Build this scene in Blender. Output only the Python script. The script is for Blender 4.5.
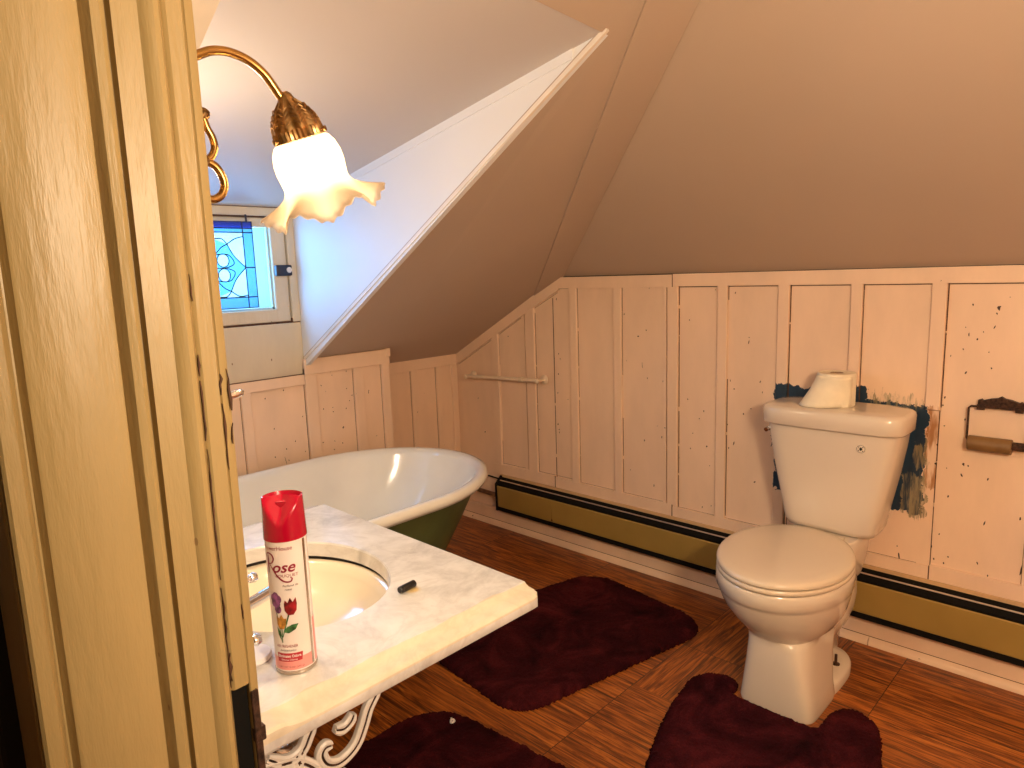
import bpy, bmesh, math, random
from mathutils import Vector, Matrix, noise as mnoise

for o in list(bpy.data.objects):
    bpy.data.objects.remove(o)
scene = bpy.context.scene
COL = scene.collection
PI = math.pi
rnd = random.Random(7)

# ------------------------------------------------------------------ camera
CAM = Vector((0, 0, 1.35))
FPX = 693.0
def _cv(x, y): return Vector((x - 512.0, y - 384.0, FPX))
AY = _cv(-215, 297).normalized()
AX = _cv(1185, 249); AX = (AX - AY * AX.dot(AY)).normalized()
AZ = AX.cross(AY)
if AZ.y > 0: AZ = -AZ
def to_world(v): return Vector((AX.dot(v), AY.dot(v), AZ.dot(v)))
cam_d = bpy.data.cameras.new('camera')
cam = bpy.data.objects.new('camera', cam_d); COL.objects.link(cam)
r_, u_, b_ = to_world(Vector((1, 0, 0))), to_world(Vector((0, -1, 0))), to_world(Vector((0, 0, -1)))
cam.matrix_world = Matrix(((r_.x, u_.x, b_.x, CAM.x), (r_.y, u_.y, b_.y, CAM.y), (r_.z, u_.z, b_.z, CAM.z), (0, 0, 0, 1)))
cam_d.sensor_width = 36.0
cam_d.lens = 36.0 * FPX / 1024.0
cam_d.clip_start = 0.02
scene.camera = cam
def at(px, py, axis, val):
    """world point seen at a photo pixel, on the plane axis = val (used while laying out the room)"""
    d = to_world(_cv(px, py))
    return CAM + d * ((val - CAM[axis]) / d[axis])

# ------------------------------------------------------------------ world, lights, exposure
scene.view_settings.view_transform = 'Standard'
scene.view_settings.look = 'None'
scene.view_settings.gamma = 1.0
scene.view_settings.use_curve_mapping = False
scene.view_settings.exposure = 0.12
world = bpy.data.worlds.new('world'); scene.world = world
world.use_nodes = True
bg = world.node_tree.nodes['Background']
bg.inputs[0].default_value = (0.76, 0.89, 1.0, 1)
bg.inputs[1].default_value = 0.95

def lamp(name, kind, loc, energy, color, **kw):
    d = bpy.data.lights.new(name, kind); d.energy = energy; d.color = color
    for k, v in kw.items(): setattr(d, k, v)
    o = bpy.data.objects.new(name, d); COL.objects.link(o); o.location = loc
    return o
# warm lamp on the wall beside the door, outside the right edge of the frame
lamp('door_side_lamp_light', 'POINT', (0.47, -0.32, 1.50), 66, (1.0, 0.80, 0.56), shadow_soft_size=0.10)
# unseen fill light added behind the jamb, where a twin wall lamp would hang
lamp('added_jamb_fill_light', 'POINT', (0.58, 1.66, 1.47), 9, (1.0, 0.80, 0.56), shadow_soft_size=0.06)
# unseen fill light added in the hall behind the camera for brightness
lamp('added_hall_fill_light', 'POINT', (-0.45, -0.55, 2.05), 5, (1.0, 0.76, 0.40), shadow_soft_size=0.10)
# daylight through the dormer window
day = lamp('window_daylight', 'AREA', (1.02, 2.83, 1.42), 15, (0.30, 0.48, 1.0), shape='RECTANGLE', size=0.80, size_y=0.34)
day.rotation_euler = (math.radians(-90), 0, 0)

# ------------------------------------------------------------------ material helpers
class NT:
    def __init__(self, name):
        self.m = bpy.data.materials.new(name); self.m.use_nodes = True
        self.t = self.m.node_tree; self.t.nodes.clear()
        self.out = self.n('ShaderNodeOutputMaterial')
        self._co = None
    def n(self, typ, **kw):
        nd = self.t.nodes.new(typ)
        for k, v in kw.items(): setattr(nd, k, v)
        return nd
    def set(self, sock, v):
        if isinstance(v, bpy.types.NodeSocket): self.t.links.new(v, sock)
        elif v is not None:
            if sock.type == 'RGBA' and len(v) == 3: v = (*v, 1)
            sock.default_value = v
    def co(self, which='Object'):
        if self._co is None: self._co = self.n('ShaderNodeTexCoord')
        return self._co.outputs[which]
    def math(self, op, a, b=None, c=None, clamp=False):
        nd = self.n('ShaderNodeMath', operation=op); nd.use_clamp = clamp
        self.set(nd.inputs[0], a)
        if b is not None: self.set(nd.inputs[1], b)
        if c is not None: self.set(nd.inputs[2], c)
        return nd.outputs[0]
    def mapping(self, vec, scale=(1, 1, 1), loc=(0, 0, 0), rot=(0, 0, 0)):
        nd = self.n('ShaderNodeMapping'); self.set(nd.inputs[0], vec)
        nd.inputs['Scale'].default_value = scale; nd.inputs['Location'].default_value = loc; nd.inputs['Rotation'].default_value = rot
        return nd.outputs[0]
    def noise(self, vec, scale=5, detail=3, rough=0.5, dist=0.0, out='Fac'):
        nd = self.n('ShaderNodeTexNoise'); self.set(nd.inputs['Vector'], vec)
        nd.inputs['Scale'].default_value = scale; nd.inputs['Detail'].default_value = detail
        nd.inputs['Roughness'].default_value = rough; nd.inputs['Distortion'].default_value = dist
        return nd.outputs['Fac'] if out == 'Fac' else nd.outputs['Color']
    def voronoi(self, vec, scale=5, out='Distance', **kw):
        nd = self.n('ShaderNodeTexVoronoi', **kw); self.set(nd.inputs['Vector'], vec)
        nd.inputs['Scale'].default_value = scale
        return nd.outputs[out]
    def ramp(self, fac, stops, interp='LINEAR'):
        nd = self.n('ShaderNodeValToRGB'); self.set(nd.inputs[0], fac); cr = nd.color_ramp; cr.interpolation = interp
        while len(cr.elements) < len(stops): cr.elements.new(0.5)
        for e, (p, c) in zip(cr.elements, stops):
            e.position = p; e.color = (*c, 1) if not isinstance(c, (int, float)) else (c, c, c, 1)
        return nd.outputs[0]
    def mix(self, fac, a, b, blend='MIX'):
        nd = self.n('ShaderNodeMix', data_type='RGBA', blend_type=blend)
        self.set(nd.inputs[0], fac); self.set(nd.inputs[6], a); self.set(nd.inputs[7], b)
        return nd.outputs[2]
    def smooth(self, v, lo, hi):
        nd = self.n('ShaderNodeMapRange', interpolation_type='SMOOTHSTEP'); self.set(nd.inputs[0], v)
        nd.inputs[1].default_value = lo; nd.inputs[2].default_value = hi
        return nd.outputs[0]
    def bump(self, h, strength=0.3, dist=0.01):
        nd = self.n('ShaderNodeBump'); self.set(nd.inputs['Height'], h)
        nd.inputs['Strength'].default_value = strength; nd.inputs['Distance'].default_value = dist
        return nd.outputs[0]
    def bsdf(self, color, rough=0.5, metal=0.0, normal=None, coat=0.0, sheen=0.0, spec=0.5, **kw):
        p = self.n('ShaderNodeBsdfPrincipled')
        self.set(p.inputs['Base Color'], color); self.set(p.inputs['Roughness'], rough); self.set(p.inputs['Metallic'], metal)
        self.set(p.inputs['Coat Weight'], coat); self.set(p.inputs['Sheen Weight'], sheen); self.set(p.inputs['Specular IOR Level'], spec)
        if normal is not None: self.set(p.inputs['Normal'], normal)
        for k, v in kw.items(): self.set(p.inputs[k], v)
        self.t.links.new(p.outputs[0], self.out.inputs[0])
        return p

def plain(name, col, rough=0.5, metal=0.0, var=0.06, scale=8.0, bump=0.0, coat=0.0, **kw):
    m = NT(name)
    f = m.noise(m.co(), scale, 4)
    d = tuple(c * (1 - var * 2) for c in col); l = tuple(min(1, c * (1 + var)) for c in col)
    c = m.ramp(f, [(0.3, d), (0.7, l)])
    nrm = m.bump(m.noise(m.co(), scale * 9, 3), bump, 0.004) if bump else None
    m.bsdf(c, rough, metal, nrm, coat, **kw)
    return m.m

M = {}
PINK = (0.84, 0.61, 0.435)
def wall_paint(name, base, patches=False, axis='x'):
    """old gloss-painted boards: faint grime, drips of uneven paint and small dark chips"""
    m = NT(name); co = m.co()
    f = m.noise(m.mapping(co, (2.2, 2.2, 0.8)), 2.5, 5, 0.6)
    c = m.ramp(f, [(0.25, tuple(v * 0.88 for v in base)), (0.6, base), (0.8, tuple(min(1, v * 1.05) for v in base))])
    # chips: elongated cells, only some kept
    vm = m.mapping(co, (1, 1, 0.55))
    def chips(scale, size, keep):
        nd = m.n('ShaderNodeTexVoronoi', feature='F1'); m.set(nd.inputs['Vector'], m.mix(0.02, vm, m.noise(co, 60, 2, out='Color'), 'ADD')); nd.inputs['Scale'].default_value = scale
        sep = m.n('ShaderNodeSeparateColor'); m.set(sep.inputs[0], nd.outputs['Color'])
        rad = m.math('MULTIPLY', sep.outputs[1], size)
        a = m.math('LESS_THAN', nd.outputs['Distance'], rad)
        b = m.math('LESS_THAN', sep.outputs[0], keep)
        return m.math('MULTIPLY', a, b)
    chip = m.math('MAXIMUM', chips(17, 0.08, 0.2), chips(40, 0.12, 0.10))
    dens = m.math('GREATER_THAN', m.noise(co, 1.7, 2), 0.42)
    chip = m.math('MULTIPLY', chip, dens)
    c = m.mix(chip, c, (0.05, 0.022, 0.014))
    rough = 0.42
    if patches:
        sep = m.n('ShaderNodeSeparateXYZ'); m.set(sep.inputs[0], co)
        n1 = m.math('MULTIPLY_ADD', m.noise(co, 26, 4, 0.7), 0.060, -0.030)
        n2 = m.math('MULTIPLY_ADD', m.noise(m.mapping(co, (1, 1, 1), (3, 5, 9)), 26, 4, 0.7), 0.060, -0.030)
        streak = m.math('MULTIPLY_ADD', m.noise(m.mapping(co, (1, 90, 7)), 1.0, 4, 0.7), 0.11, -0.055)
        yy = m.math('ADD', sep.outputs[1], n1); zz = m.math('ADD', sep.outputs[2], n2)
        zs = m.math('ADD', zz, streak)
        def box(y0, y1, z0, z1, z=zz):
            a = m.math('MULTIPLY', m.math('GREATER_THAN', yy, y0), m.math('LESS_THAN', yy, y1))
            b = m.math('MULTIPLY', m.math('GREATER_THAN', z, z0), m.math('LESS_THAN', z, z1))
            return m.math('MULTIPLY', a, b)
        def union(lst):
            r = lst[0]
            for q in lst[1:]: r = m.math('MAXIMUM', r, q)
            return r
        bare = m.math('MULTIPLY', box(0.52, 0.566, 0.60, 0.88, zs), m.math('GREATER_THAN', sep.outputs[1], 0.5355))
        bare = m.math('MULTIPLY', bare, m.smooth(m.noise(m.mapping(co, (1, 60, 9)), 1.0, 4), 0.38, 0.58))
        c = m.mix(bare, c, (0.44, 0.20, 0.08))
        blue = union([box(0.95, 1.085, 0.66, 0.865), box(0.985, 1.075, 0.80, 0.905), box(0.90, 1.03, 0.70, 0.895), box(0.568, 0.80, 0.68, 0.875), box(0.572, 0.74, 0.50, 0.86), box(0.755, 0.80, 0.8, 0.92), box(1.02, 1.075, 0.50, 0.62)])
        shade = m.noise(m.mapping(co, (1, 30, 8)), 1.0, 4)
        c = m.mix(blue, c, m.ramp(shade, [(0.3, (0.007, 0.026, 0.055)), (0.7, (0.015, 0.05, 0.09))]))
        grey = union([box(0.560, 0.635, 0.49, 0.635, zs), box(0.585, 0.745, 0.858, 0.90, zs), box(0.56, 0.60, 0.66, 0.74, zs)])
        wash = m.math('MULTIPLY', grey, m.smooth(m.noise(m.mapping(co, (1, 70, 9)), 1.0, 5, 0.7), 0.36, 0.62))
        c = m.mix(wash, c, m.ramp(shade, [(0.3, (0.20, 0.16, 0.09)), (0.75, (0.42, 0.34, 0.20))]))
    h = m.noise(m.mapping(co, (9, 9, 3)), 3, 4)
    m.bsdf(c, rough, normal=m.bump(h, 0.12, 0.01))
    return m.m
M['pink'] = wall_paint('pink_paint', PINK)
M['pink_toilet'] = wall_paint('pink_paint_patched', PINK, True)
M['ceil'] = plain('taupe_ceiling_paint', (0.50, 0.38, 0.285), 0.55, var=0.03, scale=1.2, bump=0.03)
M['dormer'] = plain('dormer_ceiling_paint', (0.60, 0.525, 0.46), 0.55, var=0.02, scale=1.2, bump=0.03)
M['cheek'] = plain('dormer_cheek_paint', (0.80, 0.78, 0.76), 0.5, var=0.02, scale=1.5, bump=0.03)
M['dark'] = plain('dark_void', (0.012, 0.008, 0.006), 0.8)
M['hall'] = plain('hall_wall_paint', (0.52, 0.40, 0.26), 0.7)

def cream_paint(name, base, crack=0.5):
    m = NT(name); co = m.co()
    f = m.noise(m.mapping(co, (2, 2, 0.7)), 3, 5, 0.6)
    c = m.ramp(f, [(0.25, tuple(v * 0.86 for v in base)), (0.65, base), (0.85, tuple(min(1, v * 1.06) for v in base))])
    sp = m.voronoi(m.mapping(co, (1, 1, 0.5)), 22)
    chip = m.math('MULTIPLY', m.math('LESS_THAN', sp, 0.055), m.math('GREATER_THAN', m.noise(co, 3.3, 2), 0.55))
    c = m.mix(m.math('MULTIPLY', chip, crack), c, (0.16, 0.07, 0.03))
    h = m.noise(m.mapping(co, (16, 16, 2.5)), 2.0, 5, 0.6)
    m.bsdf(c, 0.42, normal=m.bump(h, 0.25, 0.012))
    return m.m
M['cream'] = cream_paint('cream_gloss_paint', (0.40, 0.28, 0.115))
M['window_cream'] = cream_paint('window_cream_paint', (0.66, 0.56, 0.40), 0.9)
M['bare'] = plain('bare_wood_chip', (0.09, 0.035, 0.014), 0.8, var=0.25, scale=60)
M['chip'] = plain('dark_paint_chip', (0.045, 0.020, 0.014), 0.8, var=0.3, scale=80)
M['crack'] = plain('brown_crack_shade', (0.13, 0.052, 0.022), 0.8, var=0.35, scale=40)
M['white_trim'] = plain('white_trim_paint', (0.82, 0.72, 0.60), 0.45, var=0.05)

def floor_mat():
    m = NT('oak_plank_floor'); uv = m.co('UV')
    br = m.n('ShaderNodeTexBrick'); m.set(br.inputs['Vector'], uv)
    br.offset = 0.0; br.inputs['Scale'].default_value = 1.0
    br.inputs['Brick Width'].default_value = 0.62; br.inputs['Row Height'].default_value = 0.108
    br.inputs['Mortar Size'].default_value = 0.0015; br.inputs['Mortar Smooth'].default_value = 0.2
    br.inputs['Color1'].default_value = (0.0, 0.0, 0.0, 1); br.inputs['Color2'].default_value = (1, 1, 1, 1)
    br.inputs['Mortar'].default_value = (0.5, 0.5, 0.5, 1)
    sepc = m.n('ShaderNodeSeparateColor'); m.set(sepc.inputs[0], br.outputs['Color'])
    cm = m.n('ShaderNodeCombineXYZ'); m.set(cm.inputs[2], m.math('MULTIPLY', sepc.outputs[0], 7.0))
    va = m.n('ShaderNodeVectorMath', operation='ADD'); m.set(va.inputs[0], uv); m.set(va.inputs[1], cm.outputs[0])
    g1 = m.noise(m.mapping(va.outputs[0], (2.6, 34, 1)), 1.6, 5, 0.62, 1.6)
    g2 = m.noise(m.mapping(va.outputs[0], (6, 190, 1)), 1.4, 4, 0.6)
    g = m.math('ADD', m.math('MULTIPLY', g1, 0.68), m.math('MULTIPLY', g2, 0.32))
    c = m.ramp(g, [(0.38, (0.052, 0.012, 0.003)), (0.47, (0.19, 0.045, 0.006)), (0.56, (0.43, 0.125, 0.017)), (0.70, (0.66, 0.235, 0.040))])
    c = m.mix(m.math('MULTIPLY', sepc.outputs[0], 0.25), c, (0.16, 0.05, 0.012))
    c = m.mix(m.math('MULTIPLY', br.outputs['Fac'], 0.95), c, (0.03, 0.010, 0.004))
    m.bsdf(c, 0.34, normal=m.bump(m.math('SUBTRACT', g, m.math('MULTIPLY', br.outputs['Fac'], 0.6)), 0.10, 0.004))
    return m.m
M['floor'] = floor_mat()

def rug_mat():
    m = NT('burgundy_pile'); co = m.co()
    f = m.noise(m.mapping(co, (1, 1, 1)), 6, 5, 0.65, 0.8)
    fine = m.noise(co, 260, 3, 0.7)
    c = m.ramp(m.math('ADD', m.math('MULTIPLY', f, 0.75), m.math('MULTIPLY', fine, 0.25)), [(0.36, (0.016, 0.0028, 0.004)), (0.50, (0.040, 0.0055, 0.008)), (0.66, (0.100, 0.013, 0.016))])
    m.bsdf(c, 0.95, normal=m.bump(m.math('ADD', fine, m.noise(co, 90, 3)), 0.9, 0.006), sheen=0.0, spec=0.05)
    return m.m
M['rug'] = rug_mat()

def marble_mat():
    m = NT('white_marble'); co = m.co()
    w = m.noise(m.mapping(co, (1, 1, 1), (2, 1, 0)), 4.5, 7, 0.62, 2.2)
    vein = m.ramp(m.math('ABSOLUTE', m.math('SUBTRACT', w, 0.5)), [(0.0, 0.75), (0.05, 0.3), (0.16, 0.0)])
    cloud = m.noise(co, 9, 6, 0.65, 0.6)
    c = m.ramp(cloud, [(0.3, (0.50, 0.48, 0.47)), (0.5, (0.69, 0.675, 0.65)), (0.7, (0.78, 0.765, 0.745))])
    c = m.mix(m.math('MULTIPLY', vein, 0.38), c, (0.40, 0.37, 0.36))
    # warm lamplight painted along the near edge, and a yellowed stain by the tube
    sep = m.n('ShaderNodeSeparateXYZ'); m.set(sep.inputs[0], co)
    edge = m.math('LESS_THAN', m.math('ADD', sep.outputs[1], m.math('MULTIPLY', m.noise(co, 12, 3), 0.03)), 0.945)
    up = m.math('GREATER_THAN', sep.outputs[2], 0.7035)
    c = m.mix(m.math('MULTIPLY', m.math('MULTIPLY', edge, up), 0.38), c, (0.74, 0.56, 0.26))
    vd = m.n('ShaderNodeVectorMath', operation='DISTANCE'); m.set(vd.inputs[0], co); vd.inputs[1].default_value = (0.800, 1.078, 0.72)
    st = m.smooth(m.math('ADD', vd.outputs['Value'], m.math('MULTIPLY', m.noise(co, 60, 2), 0.012)), 0.028, 0.012)
    c = m.mix(m.math('MULTIPLY', st, 0.8), c, (0.70, 0.48, 0.16))
    m.bsdf(c, 0.16, coat=0.2)
    return m.m
M['marble'] = marble_mat()
M['basin'] = plain('cream_ceramic', (0.83, 0.72, 0.56), 0.15, var=0.03, coat=0.3)
M['rust'] = plain('rusty_dark_gap', (0.012, 0.008, 0.006), 0.9, var=0.3, scale=40)
M['chrome'] = plain('chrome', (0.80, 0.81, 0.83), 0.09, 1.0, var=0.02)
M['iron_white'] = plain('white_painted_iron', (0.76, 0.71, 0.66), 0.4, var=0.05, scale=20, bump=0.1)
M['porcelain'] = plain('bone_porcelain', (0.71, 0.61, 0.49), 0.14, var=0.012, scale=3, coat=0.4)
M['seat'] = plain('bone_plastic_seat', (0.73, 0.61, 0.46), 0.2, var=0.012, scale=3)
M['enamel'] = plain('white_tub_enamel', (0.80, 0.79, 0.73), 0.12, var=0.03, scale=5, coat=0.3)
M['tub_green'] = plain('green_tub_paint', (0.085, 0.105, 0.035), 0.5, var=0.12, scale=6, bump=0.1)
M['brass'] = plain('aged_brass', (0.46, 0.27, 0.085), 0.26, 1.0, var=0.12, scale=30)
M['brass_dark'] = plain('antique_brass', (0.40, 0.24, 0.10), 0.36, 1.0, var=0.3, scale=60)
M['ochre'] = plain('ochre_enamel', (0.36, 0.235, 0.060), 0.4, var=0.06, scale=5)
M['black'] = plain('black_enamel', (0.008, 0.007, 0.006), 0.85, spec=0.1)
M['silver'] = plain('aluminium_edge', (0.75, 0.68, 0.60), 0.35, 0.9)
M['copper'] = plain('old_copper_pipe', (0.20, 0.10, 0.055), 0.55, 0.3, var=0.3, scale=30)
M['paper'] = plain('tissue_paper', (0.86, 0.76, 0.57), 0.9, var=0.03, scale=30, bump=0.1)
M['card'] = plain('cardboard_core', (0.35, 0.22, 0.12), 0.9)
M['bronze'] = plain('bronze_bracket', (0.085, 0.040, 0.024), 0.5, 0.5, var=0.4, scale=120, bump=0.6)
M['roller'] = plain('brown_wood_roller', (0.20, 0.105, 0.035), 0.45, var=0.15, scale=14)
M['bar'] = plain('painted_towel_bar', (0.80, 0.64, 0.47), 0.35, var=0.05, scale=20)
M['red'] = plain('red_plastic', (0.40, 0.001, 0.022), 0.22, var=0.04, coat=0.3)
M['can'] = plain('white_tin_print', (0.80, 0.72, 0.68), 0.25, var=0.01)
M['tin'] = plain('bare_tin', (0.55, 0.47, 0.40), 0.25, 1.0)
M['ink_red'] = plain('dark_red_ink', (0.30, 0.015, 0.045), 0.4)
M['ink_black'] = plain('black_ink', (0.06, 0.03, 0.03), 0.4)
M['ink_pink'] = plain('pink_ink', (0.80, 0.30, 0.27), 0.35)
M['banner'] = plain('banner_red_ink', (0.48, 0.02, 0.035), 0.35)
M['ink_white'] = plain('white_ink', (0.85, 0.8, 0.78), 0.4)
M['petal_red'] = plain('crimson_petal_print', (0.30, 0.012, 0.018), 0.4, var=0.45, scale=90)
M['petal_purple'] = plain('purple_petal_print', (0.25, 0.075, 0.24), 0.4, var=0.5, scale=120)
M['petal_yellow'] = plain('amber_petal_print', (0.60, 0.27, 0.04), 0.4, var=0.4, scale=90)
M['leaf'] = plain('green_leaf_print', (0.05, 0.17, 0.05), 0.4, var=0.45, scale=120)
M['shadow_ink'] = plain('grey_printed_stem', (0.30, 0.30, 0.25), 0.4)
M['plastic_white'] = plain('white_plastic_scrap', (0.8, 0.74, 0.70), 0.4)
M['navy'] = plain('dark_plastic_latch', (0.015, 0.015, 0.03), 0.35)
M['lead'] = plain('lead_came', (0.02, 0.03, 0.04), 0.7)

def glassy(name, col, trans, rough=0.6):
    m = NT(name)
    tr = m.n('ShaderNodeBsdfTransparent'); m.set(tr.inputs[0], col)
    tl = m.n('ShaderNodeBsdfTranslucent'); m.set(tl.inputs[0], col)
    gl = m.n('ShaderNodeBsdfGlossy'); gl.inputs['Roughness'].default_value = 0.1
    a = m.n('ShaderNodeMixShader'); a.inputs[0].default_value = trans; m.t.links.new(tl.outputs[0], a.inputs[1]); m.t.links.new(tr.outputs[0], a.inputs[2])
    b = m.n('ShaderNodeMixShader'); b.inputs[0].default_value = 0.05; m.t.links.new(a.outputs[0], b.inputs[1]); m.t.links.new(gl.outputs[0], b.inputs[2])
    m.t.links.new(b.outputs[0], m.out.inputs[0])
    return m.m
M['pane'] = glassy('window_glass', (0.66, 0.93, 0.96), 0.95)
M['g_white'] = glassy('textured_white_glass', (0.88, 0.90, 0.90), 0.8)
M['g_blue'] = glassy('light_blue_glass', (0.36, 0.54, 0.68), 0.75)
M['g_teal'] = glassy('pale_teal_glass', (0.42, 0.66, 0.75), 0.75)
M['g_deep'] = glassy('deep_blue_glass', (0.09, 0.16, 0.42), 0.75)

def shade_mat():
    m = NT('frosted_lamp_glass')
    tl = m.n('ShaderNodeBsdfTranslucent'); m.set(tl.inputs[0], (1.0, 0.93, 0.80))
    df = m.n('ShaderNodeBsdfDiffuse'); m.set(df.inputs[0], (0.95, 0.86, 0.72))
    a = m.n('ShaderNodeMixShader'); a.inputs[0].default_value = 0.12
    m.t.links.new(tl.outputs[0], a.inputs[1]); m.t.links.new(df.outputs[0], a.inputs[2])
    m.t.links.new(a.outputs[0], m.out.inputs[0])
    return m.m
M['shade'] = shade_mat()
def bulb_mat():
    m = NT('lit_bulb'); e = m.n('ShaderNodeEmission'); m.set(e.inputs[0], (1.0, 0.80, 0.50)); e.inputs[1].default_value = 480
    m.t.links.new(e.outputs[0], m.out.inputs[0]); return m.m
M['bulb'] = bulb_mat()

# ------------------------------------------------------------------ mesh helpers
def link(name, bm, mat, parent=None, smooth=False, angle=40):
    bmesh.ops.recalc_face_normals(bm, faces=bm.faces)
    me = bpy.data.meshes.new(name); bm.to_mesh(me); bm.free()
    for mt in (mat if isinstance(mat, (list, tuple)) else [mat]): me.materials.append(mt)
    o = bpy.data.objects.new(name, me); COL.objects.link(o)
    if parent is not None:
        o.parent = parent
        o.matrix_parent_inverse = Matrix.Translation(-Vector(parent.location))
    if smooth:
        me.polygons.foreach_set('use_smooth', [True] * len(me.polygons))
        try: me.set_sharp_from_angle(angle=math.radians(angle))
        except Exception: pass
    return o
def tag(o, label, cat, group=None):
    o['label'] = label; o['category'] = cat
    if group: o['group'] = group
    return o
def thing(name, label, cat, loc, group=None):
    o = bpy.data.objects.new(name, None); COL.objects.link(o); o.location = loc; o.empty_display_size = 0.05
    return tag(o, label, cat, group)
def structure(o): o['kind'] = 'structure'; return o

def add_box(bm, lo, hi, bevel=0.0, seg=2, mi=0):
    lo, hi = Vector(lo), Vector(hi)
    r = bmesh.ops.create_cube(bm, size=1.0)
    vs = r['verts']
    for v in vs:
        v.co = Vector(((lo.x + hi.x) / 2 + v.co.x * (hi.x - lo.x), (lo.y + hi.y) / 2 + v.co.y * (hi.y - lo.y), (lo.z + hi.z) / 2 + v.co.z * (hi.z - lo.z)))
    fs = list({f for v in vs for f in v.link_faces})
    for f in fs: f.material_index = mi
    if bevel:
        es = list({e for v in vs for e in v.link_edges})
        bmesh.ops.bevel(bm, geom=es, offset=bevel, segments=seg, affect='EDGES', profile=0.5)
def add_prism(bm, pts, vec, mi=0):
    """polygon (3D points) extruded along vec"""
    vec = Vector(vec)
    a = [bm.verts.new(Vector(p)) for p in pts]; b = [bm.verts.new(Vector(p) + vec) for p in pts]
    n = len(pts); fs = [bm.faces.new(a), bm.faces.new(list(reversed(b)))]
    for i in range(n): fs.append(bm.faces.new((a[i], b[i], b[(i + 1) % n], a[(i + 1) % n])))
    for f in fs: f.material_index = mi
def add_loft(bm, rings, closed=True, cap0=True, cap1=True, mi=0):
    vs = [[bm.verts.new(Vector(p)) for p in r] for r in rings]
    n = len(rings[0])
    for i in range(len(vs) - 1):
        for j in range(n if closed else n - 1):
            k = (j + 1) % n
            f = bm.faces.new((vs[i][j], vs[i][k], vs[i + 1][k], vs[i + 1][j])); f.material_index = mi
    if cap0: bm.faces.new(list(reversed(vs[0]))).material_index = mi
    if cap1: bm.faces.new(vs[-1]).material_index = mi
    return vs
def add_tube(bm, pts, rad, n=10, caps=True, mi=0, up=None):
    pts = [Vector(p) for p in pts]
    rads = rad if isinstance(rad, (list, tuple)) else [rad] * len(pts)
    rings = []; prev = None
    for i, p in enumerate(pts):
        t = (pts[min(i + 1, len(pts) - 1)] - pts[max(i - 1, 0)]).normalized()
        if prev is None:
            a = Vector((0, 0, 1)) if abs(t.z) < 0.9 else Vector((1, 0, 0))
            prev = (a - t * a.dot(t)).normalized()
        else:
            prev = (prev - t * prev.dot(t)).normalized()
        q = t.cross(prev)
        rings.append([p + (prev * math.cos(2 * PI * j / n) + q * math.sin(2 * PI * j / n)) * rads[i] for j in range(n)])
    add_loft(bm, rings, True, caps, caps, mi)
def add_lathe(bm, prof, base, axis=(0, 0, 1), n=32, mi=0, cap0=True, cap1=True, fn=None):
    """prof: list of (r, h); base: origin; axis: direction of h"""
    ax = Vector(axis).normalized(); base = Vector(base)
    a = Vector((1, 0, 0)) if abs(ax.x) < 0.9 else Vector((0, 1, 0))
    e1 = (a - ax * a.dot(ax)).normalized(); e2 = ax.cross(e1)
    rings = []
    for r, h in prof:
        ring = []
        for j in range(n):
            th = 2 * PI * j / n; rr, hh = (r, h) if fn is None else fn(r, h, th)
            ring.append(base + ax * hh + (e1 * math.cos(th) + e2 * math.sin(th)) * rr)
        rings.append(ring)
    add_loft(bm, rings, True, cap0, cap1, mi)
def catmull(pts, sub=8, closed=False):
    pts = [Vector(p) for p in pts]; out = []; n = len(pts)
    for i in range(n if closed else n - 1):
        if closed: p0, p1, p2, p3 = pts[(i - 1) % n], pts[i], pts[(i + 1) % n], pts[(i + 2) % n]
        else: p0, p1, p2, p3 = pts[max(i - 1, 0)], pts[i], pts[i + 1], pts[min(i + 2, n - 1)]
        for s in range(sub):
            t = s / sub
            out.append(0.5 * ((2 * p1) + (p2 - p0) * t + (2 * p0 - 5 * p1 + 4 * p2 - p3) * t * t + (3 * p1 - p0 - 3 * p2 + p3) * t ** 3))
    if not closed: out.append(pts[-1])
    return out
def superell(cx, cy, z, a, b, n=48, e=2.0, rot=0.0):
    r = []
    for j in range(n):
        th = 2 * PI * j / n; c, s = math.cos(th), math.sin(th)
        x = a * math.copysign(abs(c) ** (2 / e), c); y = b * math.copysign(abs(s) ** (2 / e), s)
        r.append(Vector((cx + x * math.cos(rot) - y * math.sin(rot), cy + x * math.sin(rot) + y * math.cos(rot), z)))
    return r
BM = bmesh.new

# ================================================================== ROOM SHELL
W = 2.52            # face of the right wall's battens
FAR = 2.88          # alcove wall behind the tub's foot
KNEE = 2.69         # knee wall below the dormer
SL, ZK = 0.5365, 0.908
def zf(y): return ZK + SL * (FAR - y)         # far roof slope
ZTOP = 2.42

# floor: two directions of planking
bm = BM(); uvl = bm.loops.layers.uv.new('UVMap')
def fquad(x0, x1, y0, y1, along):
    f = bm.faces.new([bm.verts.new((x, y, 0)) for x, y in ((x0, y0), (x1, y0), (x1, y1), (x0, y1))])
    for l in f.loops:
        x, y = l.vert.co.x, l.vert.co.y
        l[uvl].uv = (x - 1.755 + 0.30, y - 1.193) if along == 'x' else (y - 1.193, x - 1.755)
fquad(1.755, 2.62, 0.74, 1.193, 'x'); fquad(1.755, 2.62, -1.3, 0.74, 'y')
fquad(-1.2, 1.755, -1.6, 1.193, 'y'); fquad(-1.2, 2.62, 1.193, 3.0, 'y')
structure(link('floor', bm, M['floor']))

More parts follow.
